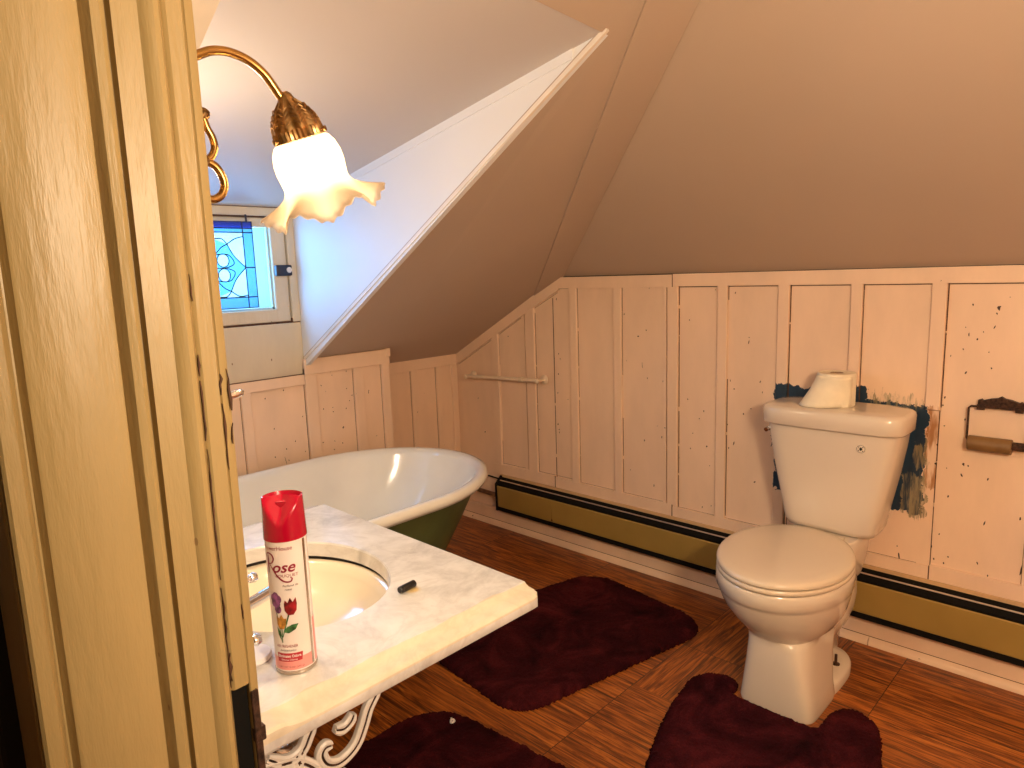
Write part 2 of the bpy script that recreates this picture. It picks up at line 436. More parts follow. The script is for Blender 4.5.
# right wall: boards, battens and rails
bm = BM()
XB = W + 0.014      # face of the boards
def toprail(y):     # top of the panelling
    if y <= 2.108: return 1.32
    if y <= 2.302: return 1.32 + (1.222 - 1.32) * (y - 2.108) / 0.194
    return 1.222 + (ZK - 1.222) * (y - 2.302) / (2.876 - 2.302)
add_box(bm, (XB + 0.012, -1.3, -0.02), (XB + 0.08, FAR + 0.1, 1.36), mi=1)
seams = [-1.3, -0.9, -0.5, -0.08, 0.262, 0.535, 0.800, 1.052, 1.295, 1.510, 1.795, 2.168, 2.360, 2.565, 2.9]
for a, b in zip(seams[:-1], seams[1:]):
    g = 0.0012
    pl = [(XB, a + g, 0), (XB, b - g, 0)]
    ys = [b - g] + [k for k in (2.302, 2.108) if a < k < b] + [a + g]
    pl += [(XB, y, toprail(y) - 0.004) for y in ys]
    add_prism(bm, pl, (0.014, 0, 0))
battens = [(2.590, 2.540, 0.33), (2.345, 2.285, 0.33), (2.062, 2.018, 0.33), (1.812, 1.770, 0.33), (1.537, 1.488, 0.30), (1.314, 1.272, 0.33), (1.073, 1.031, 0.33), (0.820, 0.782, 0.33), (0.577, 0.534, 0.862), (0.285, 0.240, 0.33), (-0.06, -0.10, 0.33), (-0.48, -0.52, 0.33)]
for y1, y0, z0 in battens:
    add_box(bm, (W + 0.0015, y0, z0 - 0.03 if z0 < 0.5 else z0), (XB + 0.004, y1, min(toprail(y0), toprail(y1)) - 0.012), 0.0025, 1)
add_box(bm, (W + 0.006, 2.37, 0.33), (XB + 0.004, 2.355, toprail(2.37) - 0.03), 0.002, 1)
add_box(bm, (W + 0.006, 1.556, 0.33), (XB + 0.004, 1.545, 1.28), 0.002, 1)
# top rail following the slope, and bottom rail in lengths
def rail(pts, h, t=0.0):
    for (ya, za), (yb, zb) in zip(pts[:-1], pts[1:]):
        add_prism(bm, [(W - t, ya, za), (W - t, yb, zb), (W - t, yb, zb - h), (W - t, ya, za - h)], (0.02 + t, 0, 0))
rail([(-1.3, 1.32), (1.51, 1.32)], 0.050); rail([(1.513, 1.318), (2.125, 1.318)], 0.052)
rail([(2.125, 1.316), (2.302, 1.224)], 0.058); rail([(2.302, 1.224), (2.88, ZK + 0.002)], 0.058)
rail([(2.60, 0.338), (2.17, 0.345)], 0.055); rail([(2.167, 0.338), (1.512, 0.338)], 0.055); rail([(1.508, 0.330), (0.536, 0.330)], 0.050); rail([(0.533, 0.338), (-1.3, 0.338)], 0.052)
wall_r = structure(link('wall_right', bm, [M['pink_toilet'], M['dark']]))
# brown paint cracks and shadow lines beside the battens, shade put in as dark strips
bm = BM(); rc = random.Random(11)
def crack(y, z0, z1, w):
    z = z0
    while z < z1:
        ln = rc.uniform(0.10, 0.40); e = min(z1, z + ln)
        if rc.random() < 0.95: ww = w * rc.uniform(0.8, 1.5); add_box(bm, (XB - 0.0009, y - ww / 2, z), (XB + 0.002, y + ww / 2, e))
        z = e + rc.uniform(0.0, 0.02)
for (y1, y0, z0), (wl, wr) in zip(battens, [(.002, .001), (.0015, .002), (.002, .0018), (.002, .0022), (.002, .0032), (.002, .0028), (.0025, .0034), (.0022, .003), (.0015, .0034), (.002, .003), (.002, .002), (.002, .002)]):
    zt = min(toprail(y0), toprail(y1)) - 0.05
    crack(y1 + wl / 2, z0 + 0.01, zt, wl); crack(y0 - wr / 2, z0 + 0.01, zt, wr)
for y, za, zb, w in ((2.168, 0.30, 1.22, 0.003), (0.535, 0.33, 0.86, 0.003), (1.02, 0.33, 0.55, 0.003), (0.262, 0.33, 0.6, 0.004)): crack(y, za, zb, w)
# dark strip for the crack and shadow line under the top rail
for a, b in zip(battens[2:-1], battens[3:]): crack_y = (a[1] - 0.002, b[0] + 0.002); add_box(bm, (XB - 0.0009, crack_y[1], 1.2655), (XB + 0.002, crack_y[0], 1.2685))
# and along the rails: under the sloping top rail and above the bottom rail
def seam(ya, za, yb, zb, w=0.0016): add_prism(bm, [(XB - 0.0009, ya, za), (XB - 0.0009, yb, zb), (XB - 0.0009, yb, zb - w), (XB - 0.0009, ya, za - w)], (0.003, 0, 0))
ks = (1.222 - ZK) / (2.302 - 2.876)
for ya, yb in ((2.86, 2.592), (2.538, 2.372), (2.283, 2.135)): seam(ya, toprail(ya) - 0.0585, yb, toprail(yb) - 0.0585)
seam(2.13, 1.2655, 2.064, 1.2655)
for a, b in zip(battens[:-1], battens[1:]):
    zb = 0.346 if a[1] > 2.2 else (0.339 if a[1] > 1.52 else 0.331)
    seam(a[1], zb, b[0], zb, 0.0013)
seam(2.127, 1.316, 2.124, 1.26, 0.002); add_box(bm, (W - 0.0008, 1.510, 1.268), (W + 0.002, 1.5135, 1.319)); add_box(bm, (W - 0.0008, 2.1665, 0.285), (W + 0.002, 2.1705, 0.345)); add_box(bm, (W - 0.0008, 1.508, 0.280), (W + 0.002, 1.512, 0.338)); add_box(bm, (W - 0.0008, 0.533, 0.28), (W + 0.002, 0.5365, 0.335))
add_box(bm, (W - 0.0125, -1.3, 0.0255), (W - 0.0117, 2.86, 0.0275))
structure(link('panel_crack_shade', bm, M['crack'], wall_r))

# chips where the paint has come off, each a thin dark fleck on the boards
def flecks(name, spots, axis, val, parent):
    bm = BM(); rf = random.Random(5)
    for px, py, lx, ly in spots:
        p = at(px, py, axis, val); n = 7; w, h_ = 0.0019 * lx, 0.0026 * ly; tilt = rf.uniform(-0.35, 0.35)
        vs = []
        for k in range(n):
            a = 2 * PI * k / n; q = rf.uniform(0.7, 1.25); u, v = math.cos(a) * w * q, math.sin(a) * h_ * q
            u += v * tilt
            vs.append(p + (Vector((0, u, v)) if axis == 0 else Vector((u, 0, v))))
        off = Vector((-0.0012, 0, 0)) if axis == 0 else Vector((0, -0.0012, 0))
        add_prism(bm, vs, off)
    return structure(link(name, bm, M['chip'], parent))
def zoomed(ox, oy, sc, lst): return [(ox + t[0] / sc, oy + t[1] / sc, t[2] if len(t) > 2 else 1.0, t[3] if len(t) > 3 else 1.3) for t in lst]
spots = zoomed(880, 260, 4.8, [(447, 215), (562, 257), (550, 323, 1, 2), (427, 357, 1, 2), (468, 380), (400, 428), (412, 541, 1.2, 2), (535, 520), (523, 442, .7, 1), (497, 345, .6, 1), (412, 323, .6, .8), (312, 660, 1, 2), (302, 697), (318, 357, .8, 1), (510, 68, .7, .8), (668, 64, 1, 1), (625, 178, .5, .6), (240, 400, .5, 1.5), (340, 460, .5, 1.2)])
spots += zoomed(880, 400, 3.493, [(297, 68), (200, 155), (195, 222, 2, 1.2), (285, 262, 1.2, 2), (308, 230), (233, 238, .7, .8), (238, 337, 1.2, 2), (377, 276, 1.2, 2), (365, 430, 1, 3.5), (207, 468), (188, 555, 1.3, 1.3), (238, 548), (222, 570, 1.2, 1.5), (340, 570, 1, 1.5), (376, 614), (490, 415, 1.3, 2), (66, 545, 1.3, 6), (225, 90, 1.2, .7), (495, 590, 1.4, 12), (60, 510, .7, 1.2), (180, 510, .8, 2.2)])
spots += zoomed(560, 260, 4.518, [(793, 148, .8, 1.6), (585, 271), (728, 272), (390, 317), (355, 345, 1.3, 1), (372, 475, .35, 5), (395, 534), (467, 545, 1, 2.6), (853, 372, .8, 3), (770, 545, .6, 2), (787, 583), (905, 550, 1, 1.6), (527, 684, 1.3, 1.5), (650, 683), (630, 717), (577, 629), (752, 663, 1.2, 2), (829, 696), (863, 672, 1, .7), (275, 738), (282, 360), (290, 245), (272, 185, .8, 1.6), (404, 125, .4, 3.5), (362, 76, 2, 2), (703, 135, .6, 1), (855, 350, .8, .8), (915, 598, .7, 1.2), (440, 750, .6, .8), (300, 455, .5, .8)])
spots += zoomed(560, 400, 4.518, [(527, 50, 1.2, 1.4), (382, 182, 1.2, 1.4), (538, 261, 1.2, 1.4), (664, 210, 1.1, 1.4), (785, 197, .9, 3), (762, 217, 1.2, 1.2), (747, 238, 1.2, 1.8), (282, 199), (275, 105), (643, 483, 1.2, 1), (683, 478, .7, 1), (752, 33), (829, 63), (650, 50), (600, 150, .6, .8), (590, 218, .6, .8), (460, 167, 1, 1.4), (676, 297, .8, .6), (425, 385, .7, 2), (757, 110, .7, 1), (480, 190, .6, .8)])
spots += zoomed(380, 260, 3.838, [(677, 150, .8, 2), (686, 360, .9, 1.4), (692, 380), (685, 437, 1, 1.6), (683, 510, 1.2, 1), (684, 630, 1.2, 1.8), (688, 650, 1, 1.4), (612, 650), (403, 660), (377, 530, .6, 2), (929, 305), (990, 293, 1.4, 1.2), (925, 250), (922, 155, .7, 1.2), (925, 627), (928, 655), (930, 705), (460, 250, 1.2, .8), (492, 293), (722, 535, .8, .8), (670, 377, .8, 1), (590, 255, .7, .8)])
spots += zoomed(440, 420, 3.413, [(326, 133), (155, 40), (618, 80), (698, 70), (815, 128), (910, 90), (855, 97), (1003, 80, 1, 1.8), (985, 95), (975, 110), (970, 250), (895, 297), (650, 170, .7, 1), (757, 60), (767, 75), (730, 225, .7, 1.6), (403, 15, 1, 1.6), (408, 42, 1, 1.4)])
flecks('paint_chip', spots, 0, XB, wall_r)

# baseboard under the heater, with a quarter round
bm = BM()
add_box(bm, (W - 0.012, -1.3, 0.0), (XB + 0.002, FAR, 0.088), 0.003, 1)
structure(link('baseboard_right', bm, M['pink']))
bm = BM()
q = [(W - 0.012, 0.0), (W - 0.032, 0.0), (W - 0.030, 0.011), (W - 0.024, 0.019), (W - 0.012, 0.024)]
add_loft(bm, [[(x, y, z) for x, z in q] for y in (-1.3, 0.70)]); add_loft(bm, [[(x, y, z) for x, z in q] for y in (0.703, 2.60)]); add_loft(bm, [[(x, y, z) for x, z in q] for y in (2.603, FAR)])
structure(link('trim_1', bm, M['pink'], smooth=True))
bm = BM(); add_box(bm, (2.0, FAR - 0.03, 0), (W - 0.012, FAR - 0.005, 0.085), 0.003, 1)
add_box(bm, (2.0, FAR - 0.045, 0), (W - 0.03, FAR - 0.03, 0.018), 0.004, 2)
structure(link('baseboard_far', bm, M['pink']))

# far walls: alcove at the tub's foot, knee wall under the dormer
bm = BM()
add_box(bm, (1.9, FAR, 0), (W + 0.05, FAR + 0.06, ZK + 0.02))
for x0, x1 in ((1.95, 1.985), (2.05, 2.10), (2.205, 2.245), (2.375, 2.405), (2.485, W)):
    add_box(bm, (x0, FAR - 0.012, 0.05), (x1, FAR + 0.002, ZK - 0.01), 0.002, 1)
add_box(bm, (1.93, FAR - 0.014, ZK - 0.05), (W, FAR + 0.002, ZK + 0.012), 0.002, 1)
# knee wall
add_box(bm, (0.15, KNEE, 0), (1.489, KNEE + 0.07, 0.944)); add_box(bm, (1.489, KNEE, 0), (1.935, KNEE + 0.07, 1.000))
add_box(bm, (1.88, KNEE + 0.02, 0), (1.934, FAR + 0.05, 1.0))
for x0, x1, z1 in ((0.70, 0.745, 0.93), (0.97, 1.015, 0.93), (1.205, 1.245, 0.915), (1.49, 1.545, 0.975), (1.735, 1.785, 0.975), (1.888, 1.930, 0.985)):
    add_box(bm, (x0, KNEE - 0.014, 0.05), (x1, KNEE + 0.002, z1), 0.002, 1)
add_box(bm, (0.35, KNEE - 0.015, 0.905), (1.488, KNEE + 0.002, 0.950), 0.002, 1)
add_box(bm, (1.49, KNEE - 0.018, 0.945), (1.932, KNEE + 0.002, 1.013), 0.002, 1)
add_box(bm, (1.912, KNEE - 0.024, 0.978), (1.935, KNEE + 0.002, 1.016), 0.002, 1)
wall_f = structure(link('wall_far', bm, M['pink']))

kspots = zoomed(200, 340, 5.12, [(427, 258), (333, 300), (620, 233), (667, 160), (675, 180, .6, .8), (748, 160), (750, 248), (778, 283), (765, 310), (748, 350, .8, 1.6), (632, 353), (682, 367, 1.3, 1.3), (680, 345, 1, .7), (525, 392), (380, 455), (690, 517, .7, 1), (730, 527), (488, 518), (443, 558), (385, 600), (688, 560), (610, 410, .6, 1), (540, 570, .7, 1), (905, 490, .6, 1), (630, 525, 1.6, .9), (440, 620, .35, 9), (297, 690, 5, 1.6), (345, 680, 3, 1.0)])
flecks('paint_chip', kspots, 1, KNEE, wall_f)
bm = BM()
for x, z1 in ((0.7455, .9), (0.9695, .9), (1.0155, .9), (1.2045, .9), (1.2455, .9), (1.5455, .945), (1.7345, .945), (1.7855, .945), (1.8875, .945)): add_box(bm, (x - 0.001, KNEE - 0.0009, 0.1), (x + 0.001, KNEE + 0.002, z1))
add_box(bm, (0.36, KNEE - 0.0009, 0.9035), (1.488, KNEE + 0.002, 0.9055)); add_box(bm, (1.49, KNEE - 0.0009, 0.9435), (1.93, KNEE + 0.002, 0.9455)); add_box(bm, (1.4875, KNEE - 0.0009, 0.1), (1.4905, KNEE + 0.002, 0.95))
for x in (1.986, 2.0495, 2.1005, 2.2045, 2.2455, 2.3745, 2.4055): add_box(bm, (x - 0.0009, FAR - 0.0009, 0.1), (x + 0.0009, FAR + 0.002, ZK - 0.05))
add_box(bm, (1.94, FAR - 0.0009, ZK - 0.0520), (2.484, FAR + 0.002, ZK - 0.0503))
add_box(bm, (0.36, KNEE - 0.0155, 0.9495), (1.488, KNEE - 0.001, 0.9515))
structure(link('panel_crack_shade', bm, M['crack'], wall_f))  # paint cracks and painted shadow lines along the far battens

# ---- ceiling: far slope (cut for the dormer), filler strip in the hip, right slope
DXL, DXB, DXT = 0.56, 1.500, 1.415        # dormer opening: left edge, right edge at the bottom and at the apex
YAP = 1.036; YAPL = 0.99
def F(x, y): return Vector((x, y, zf(y)))
A0 = Vector((W + 0.02, 2.302, 1.224)); A1 = Vector((W + 0.02, 2.108, 1.322)); A2 = Vector((1.441, 0.937, 1.948))
nrm = (A1 - A0).cross(A2 - A0)
def on_strip(px, py):
    d = to_world(_cv(px, py)); return CAM + d * ((A0 - CAM).dot(nrm) / d.dot(nrm))
Rtop = on_strip(698, 0)
KR = (Rtop.z - 1.322) / (A1.x - Rtop.x)
def G(x, y): return Vector((x, y, 1.322 + KR * (A1.x - x)))
dl = (A2 - A0); Ltop = A0 + dl * ((ZTOP - A0.z) / dl.z)
dr = (Rtop - A1); Rt = A1 + dr * ((ZTOP - A1.z) / dr.z)
bm = BM()
def poly(*pts): bm.faces.new([bm.verts.new(p) for p in pts])
ylo = FAR - (ZTOP - ZK) / SL
Lmid = A0 + dl * ((DXT - A0.x) / dl.x)
poly(F(DXB, KNEE), F(1.9, KNEE), F(1.9, FAR + 0.02), F(W + 0.02, FAR + 0.02), A0, Lmid, F(DXT, YAP))
poly(F(0.1, KNEE), F(DXL, KNEE), F(DXL, YAPL), F(DXL, ylo), F(0.1, ylo))
poly(F(DXL, YAPL), F(DXT, YAP), Lmid, Ltop, F(DXL, ylo))
poly(A0, A1, Rt, Ltop)
xr = A1.x - (ZTOP - 1.322) / KR
poly(A1, G(A1.x, -1.4), G(xr, -1.4), Vector((xr, Rt.y, ZTOP)) if abs(xr - Rt.x) > 0.01 else Rt, )
poly(Vector((0.1, ylo, ZTOP)), Vector((Ltop.x, Ltop.y, ZTOP)), Vector((Rt.x, Rt.y, ZTOP)), Vector((xr, -1.4, ZTOP)), Vector((0.1, -1.4, ZTOP)))
bmesh.ops.remove_doubles(bm, verts=bm.verts, dist=0.0005)
ns = nrm.normalized()
if ns.z > 0: ns = -ns
structure(link('trim_9', (lambda b: (add_prism(b, [A0 + ns * 0.0005, A1 + ns * 0.0005, Rt + ns * 0.0005, Ltop + ns * 0.0005], ns * 0.005), b)[1])(BM()), M['ceil']))
o = structure(link('ceiling', bm, M['ceil']))
# outer skin of the roof so that no light leaks
md = o.modifiers.new('thick', 'SOLIDIFY'); md.thickness = 0.012; md.offset = 1.0; md.use_even_offset = False

# dormer: cheeks, ceiling, window wall
def zd(y): return 1.8975 - 0.155 * (y - YAP)
def xc(y): return DXT + (DXB - DXT) * (y - YAP) / (KNEE - YAP)
bm = BM()
add_prism(bm, [(xc(KNEE + 0.03), KNEE + 0.03, zf(KNEE) - 0.05), (xc(KNEE + 0.03), KNEE + 0.03, zd(KNEE + 0.03) + 0.02), (xc(YAP), YAP, zd(YAP) + 0.02), (xc(YAP), YAP, zf(YAP) - 0.002)], (0.02, 0, 0))
structure(link('wall_dormer_right', bm, M['cheek']))
bm = BM()
add_prism(bm, [(DXL, KNEE + 0.03, zf(KNEE) - 0.05), (DXL, KNEE + 0.03, zd(KNEE + 0.03) + 0.02), (DXL, YAPL, zd(YAPL) + 0.02), (DXL, YAPL, zf(YAPL) - 0.002)], (-0.02, 0, 0))
structure(link('wall_dormer_left', bm, M['cheek']))
bm = BM()
add_prism(bm, [(DXL - 0.02, YAPL, zf(YAPL)), (DXT + 0.02, YAP - 0.005, zf(YAP - 0.005)), (DXB + 0.02, KNEE + 0.05, zd(KNEE + 0.05)), (DXL - 0.02, KNEE + 0.05, zd(KNEE + 0.05))], (0, 0, 0.02))
structure(link('ceiling_dormer', bm, M['dormer']))
# white bead along the lower edge of the right cheek, moulding under the dormer ceiling, bead on the left edge
bm = BM()
d = 0.010
def bead(a, b, half, lift, thick):
    """flat bead lying on the slope between two points"""
    a, b = Vector(a), Vector(b); t = (b - a).normalized(); n = Vector((0, -SL, -1)).normalized(); s = t.cross(n).normalized()
    sec = lambda p: [p - s * half + n * lift, p + s * half + n * lift, p + s * half - n * thick, p - s * half - n * thick]
    add_loft(bm, [sec(a), sec(b)])
bead(F(xc(KNEE), KNEE - 0.01), F(xc(YAP), YAP - 0.012), 0.0045, 0.006, 0.006)
structure(link('trim_2', bm, M['white_trim']))
bm = BM()
add_prism(bm, [(xc(KNEE) - 0.004, KNEE, zd(KNEE) - 0.026), (xc(KNEE) - 0.004, KNEE, zd(KNEE) + 0.005), (xc(1.13) - 0.004, 1.13, zd(1.13) + 0.005), (xc(1.13) - 0.004, 1.13, zd(1.13) - 0.022)], (0.008, 0, 0))
structure(link('trim_3', bm, M['cheek']))
bm = BM()
bead(F(DXL - 0.028, KNEE), F(DXL - 0.028, YAP - 0.25), 0.028, 0.014, 0.004)
structure(link('trim_4', bm, M['white_trim']))

# left wall with the doorway whose far jamb fills the left of the view
JY = 0.80
bm = BM()
add_box(bm, (0.150, JY + 0.02, 0), (0.335, KNEE + 0.05, ZTOP))
add_box(bm, (0.150, -1.4, 0), (0.335, -0.06, ZTOP))
add_box(bm, (0.150, -0.07, 2.10), (0.335, JY + 0.03, ZTOP))
structure(link('wall_left', bm, M['hall']))
bm = BM(); add_box(bm, (0.15, -1.45, 0), (2.62, -1.38, ZTOP)); structure(link('wall_near', bm, M['pink']))
# hall around the camera
bm = BM(); add_box(bm, (-1.25, -1.6, 0), (-1.2, 3.0, ZTOP)); structure(link('wall_hall_left', bm, M['hall']))
bm = BM(); add_box(bm, (-1.25, -1.65, 0), (0.15, -1.6, ZTOP)); structure(link('wall_hall_near', bm, M['hall']))
bm = BM(); add_box(bm, (-1.25, 2.95, 0), (0.15, 3.0, ZTOP)); structure(link('wall_hall_far', bm, M['hall']))
bm = BM(); add_box(bm, (-1.25, -1.65, ZTOP), (0.15, 3.0, ZTOP + 0.04)); structure(link('ceiling_hall', bm, M['hall']))

# ------------------------------------------------------------------ door jamb (moulded section, extruded upright)
# section in (x, y): y measured towards the viewer is smaller
JDX = 0.006
sec = [(0.1145, 0.860), (0.1145, 0.802), (0.1175, 0.799), (0.1300, 0.798),                     # hall side edge band
       (0.1335, 0.803), (0.1380, 0.814), (0.1420, 0.806), (0.1440, 0.8005),                    # groove
       (0.1480, 0.7985), (0.2200, 0.7985), (0.2275, 0.8000),                                   # flat board
       (0.2290, 0.8180), (0.2340, 0.8200), (0.2375, 0.8080), (0.2400, 0.8030), (0.2480, 0.8010), (0.2530, 0.8040),  # groove and bead
       (0.2545, 0.8120), (0.2565, 0.8120), (0.2580, 0.8005),
       (0.2830, 0.7985), (0.2850, 0.7965), (0.2895, 0.7925), (0.2960, 0.7905), (0.3020, 0.7925), (0.3055, 0.7975),   # stop with rounded nose
       (0.3075, 0.8012), (0.3090, 0.7990), (0.3115, 0.7975), (0.3280, 0.7985), (0.3300, 0.8010), (0.3315, 0.7990), (0.3360, 0.8000), (0.3425, 0.8040), (0.3440, 0.860)]
bm = BM()
heights = [0.0, 0.60, 0.865, 2.10]
def ring(z, cut=False): return [(x + JDX + 0.0035 * (z - 1.2), y, z) for x, y in sec]
ZS0, ZS1 = 0.66, 0.855       # strike recess
cutsec = list(sec)
i0 = sec.index((0.3075, 0.8012)); i1 = sec.index((0.3300, 0.8010))
add_loft(bm, [ring(0.0), ring(ZS0)], True, True, True)
add_loft(bm, [ring(ZS1), ring(1.2), ring(1.7), ring(2.10)], True, True, True)
rec = [(x, y) for x, y in sec[:i0 + 1]] + [(0.3085, 0.835), (0.3290, 0.835)] + [(x, y) for x, y in sec[i1:]]
add_loft(bm, [[(x + JDX + 0.0035 * (z - 1.2), y, z) for x, y in rec] for z in (ZS0, ZS1)], True, False, False)
jamb = structure(link('door_1', bm, M['cream'], smooth=True, angle=28))
# the dark recess for the strike, its plate and the raw wood lips
dx = JDX + 0.0035 * (0.75 - 1.2)
bm = BM(); add_box(bm, (0.3085 + dx, 0.806, ZS0 - 0.002), (0.3290 + dx, 0.840, ZS1 + 0.001)); structure(link('strike_recess', bm, M['black'], jamb))
bm = BM()
add_box(bm, (0.3305 + dx, 0.7965, ZS0 - 0.04), (0.3395 + dx, 0.806, ZS1 - 0.012), 0.001, 1)
add_box(bm, (0.3300 + dx, 0.7955, 0.772), (0.3440 + dx, 0.806, 0.792), 0.001, 1)
structure(link('strike_plate', bm, M['bronze'], jamb))
# flaked paint: thin ragged slivers of bare wood along the cracks
bm = BM()
def sliver(x, z0, z1, w, y=0.7972):
    n = max(4, int((z1 - z0) / 0.012)); L, R_ = [], []
    for k in range(n + 1):
        t = k / n; z = z0 + (z1 - z0) * t; ww = w * (0.25 + rnd.random() * 0.9) * math.sin(PI * min(0.96, max(0.06, t)))
        c = x + JDX + 0.0035 * (z - 1.2) + (rnd.random() - 0.5) * w * 0.7
        L.append(Vector((c - ww / 2, y, z))); R_.append(Vector((c + ww / 2, y, z)))
    for k in range(n):
        vs = [bm.verts.new(p) for p in (L[k], R_[k], R_[k + 1], L[k + 1])]
        r = bmesh.ops.extrude_face_region(bm, geom=[bm.faces.new(vs)])
        for v in r['geom']:
            if isinstance(v, bmesh.types.BMVert): v.co.y += 0.0022
for x, z0, z1, w in ((0.3075, 0.86, 0.99, 0.0030), (0.3075, 1.0, 1.16, 0.0022), (0.3075, 1.17, 1.24, 0.004), (0.3075, 1.245, 1.27, 0.0025), (0.3075, 1.33, 1.36, 0.002), (0.3082, 0.868, 0.905, 0.005),
                     (0.3300, 0.94, 0.96, 0.002), (0.3310, 1.13, 1.21, 0.003), (0.3400, 1.20, 1.25, 0.0045), (0.3395, 1.16, 1.185, 0.004), (0.3310, 1.22, 1.245, 0.004)):
    sliver(x, z0, z1, w, 0.7968 if x < 0.32 else 0.7980)
structure(link('paint_chip', bm, M['bare'], jamb))
# hall side casing, and the room side casing that the marble butts against
bm = BM(); add_box(bm, (0.118, JY + 0.012, 0), (0.150, JY + 0.12, 2.16), 0.004, 2)
structure(link('trim_5', bm, M['cream']))
bm = BM(); add_box(bm, (0.335, JY + 0.008, 0), (0.349, JY + 0.075, 2.16), 0.003, 2)
structure(link('trim_6', bm, M['cream']))
bm = BM(); add_box(bm, (0.10, JY + 0.135, 0), (0.150, JY + 0.20, 2.3), 0.004, 2)
structure(link('trim_7', bm, M['dark']))
bm = BM(); add_box(bm, (0.335, -0.14, 0), (0.352, -0.045, 2.16), 0.003, 2); add_box(bm, (0.118, -0.08, 0), (0.345, -0.05, 2.12), 0.003, 2)
structure(link('trim_8', bm, M['cream']))

# ------------------------------------------------------------------ window
bm = BM()
ZW0, ZW1 = 1.175, zd(KNEE) + 0.01
# cream board under the window and casing
add_box(bm, (DXL, KNEE, 0.945), (DXB, KNEE + 0.05, ZW0 - 0.004), 0.002, 1)
structure(link('wall_dormer_window', bm, M['window_cream']))
bm = BM()
SX0, SX1 = 0.62, 1.462       # sash
add_box(bm, (SX1 + 0.002, KNEE - 0.004, ZW0), (DXB, KNEE + 0.06, ZW1), 0.003, 1)
add_box(bm, (DXL, KNEE - 0.004, ZW0), (SX0 - 0.002, KNEE + 0.06, ZW1), 0.003, 1)
add_box(bm, (SX0 - 0.002, KNEE - 0.004, 1.606), (SX1 + 0.002, KNEE + 0.06, 1.640), 0.003, 1)
win = structure(link('window_1', bm, M['window_cream']))
bm = BM()
add_box(bm, (SX1 - 0.062, KNEE + 0.008, ZW0 + 0.003), (SX1, KNEE + 0.040, 1.600), 0.003, 1)
add_box(bm, (SX0, KNEE + 0.008, ZW0 + 0.003), (SX0 + 0.062, KNEE + 0.040, 1.600), 0.003, 1)
add_box(bm, (SX0, KNEE + 0.009, ZW0 + 0.003), (SX1, KNEE + 0.040, 1.232), 0.003, 1)
add_box(bm, (SX0, KNEE + 0.009, 1.562), (SX1, KNEE + 0.040, 1.600), 0.003, 1)
structure(link('window_sash', bm, M['window_cream'], win))
bm = BM()
for a, b in ((SX1 - 0.070, SX1 - 0.062), (SX0 + 0.062, SX0 + 0.070)):
    add_box(bm, (a, KNEE + 0.026, 1.232), (b, KNEE + 0.042, 1.562))
add_box(bm, (SX0 + 0.062, KNEE + 0.026, 1.232), (SX1 - 0.062, KNEE + 0.042, 1.240))
structure(link('glazing_bead', bm, plain('pale_blue_bead', (0.45, 0.62, 0.66), 0.5), win))
bm = BM(); add_box(bm, (SX0 + 0.06, KNEE + 0.036, 1.23), (SX1 - 0.06, KNEE + 0.039, 1.565)); structure(link('glass_pane', bm, M['pane'], win))
# dark cracks: shadow gap above and below the window
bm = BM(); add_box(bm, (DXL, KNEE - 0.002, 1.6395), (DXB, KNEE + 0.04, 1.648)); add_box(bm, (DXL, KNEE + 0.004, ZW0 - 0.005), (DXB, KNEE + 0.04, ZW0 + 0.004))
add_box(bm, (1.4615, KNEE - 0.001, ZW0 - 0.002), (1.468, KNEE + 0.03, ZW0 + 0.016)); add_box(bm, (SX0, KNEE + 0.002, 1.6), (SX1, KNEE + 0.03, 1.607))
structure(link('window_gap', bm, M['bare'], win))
# latch
bm = BM(); add_box(bm, (1.402, KNEE - 0.014, 1.366), (1.474, KNEE + 0.010, 1.411), 0.006, 2); lat = structure(link('window_latch', bm, M['navy'], win, True))
bm = BM(); add_lathe(bm, [(0.0005, 0), (0.011, 0), (0.012, 0.003), (0.010, 0.006), (0.005, 0.006), (0.004, 0.003), (0.0005, 0.003)], (1.458, KNEE - 0.014, 1.390), (0, -1, 0), 20)
structure(link('latch_button', bm, M['plastic_white'], lat, True))

# stained glass panel hanging in the window
PX0, PX1, PZ0, PZ1, PY = 1.000, 1.312, 1.246, 1.580, KNEE - 0.014
sg = thing('stained_glass_panel', 'blue and white stained glass panel with curved leaf pattern hanging in dormer window', 'stained glass', ((PX0 + PX1) / 2, PY, PZ0))
def P2(u, v): return Vector((PX0 + (PX1 - PX0) * u, PY, PZ0 + (PZ1 - PZ0) * v))
def gpoly(bm, pts, y=0.0):
    vs = [bm.verts.new(P2(u, v) + Vector((0, y, 0))) for u, v in pts]; f = bm.faces.new(vs)
    r = bmesh.ops.extrude_face_region(bm, geom=[f])
    for g in r['geom']:
        if isinstance(g, bmesh.types.BMVert): g.co.y += 0.002
bw = 0.125
# colour fields (each layer slightly in front of the white ground)
bm = BM()
gpoly(bm, [(0, 0), (1, 0), (1, bw), (0, bw)]); gpoly(bm, [(0, bw), (bw, bw), (bw, 1 - bw), (0, 1 - bw)]); gpoly(bm, [(1 - bw, bw), (1, bw), (1, 1 - bw * 0.62), (1 - bw, 1 - bw * 0.62)]); gpoly(bm, [(bw, 1 - bw), (1 - bw, 1 - bw), (1 - bw, 1 - bw * 0.62), (bw, 1 - bw * 0.62)])
link('border_glass', bm, M['g_blue'], sg)
bm = BM(); gpoly(bm, [(0, 1 - bw * 0.62), (1, 1 - bw * 0.62), (1, 1), (0, 1)]); link('top_band_glass', bm, M['g_deep'], sg)
def arc(c, r, a0, a1, n=10): return [(c[0] + r * math.cos(math.radians(a0 + (a1 - a0) * k / n)), c[1] + r * math.sin(math.radians(a0 + (a1 - a0) * k / n))) for k in range(n + 1)]
cu, cvv = 0.5, 0.47
lines = []
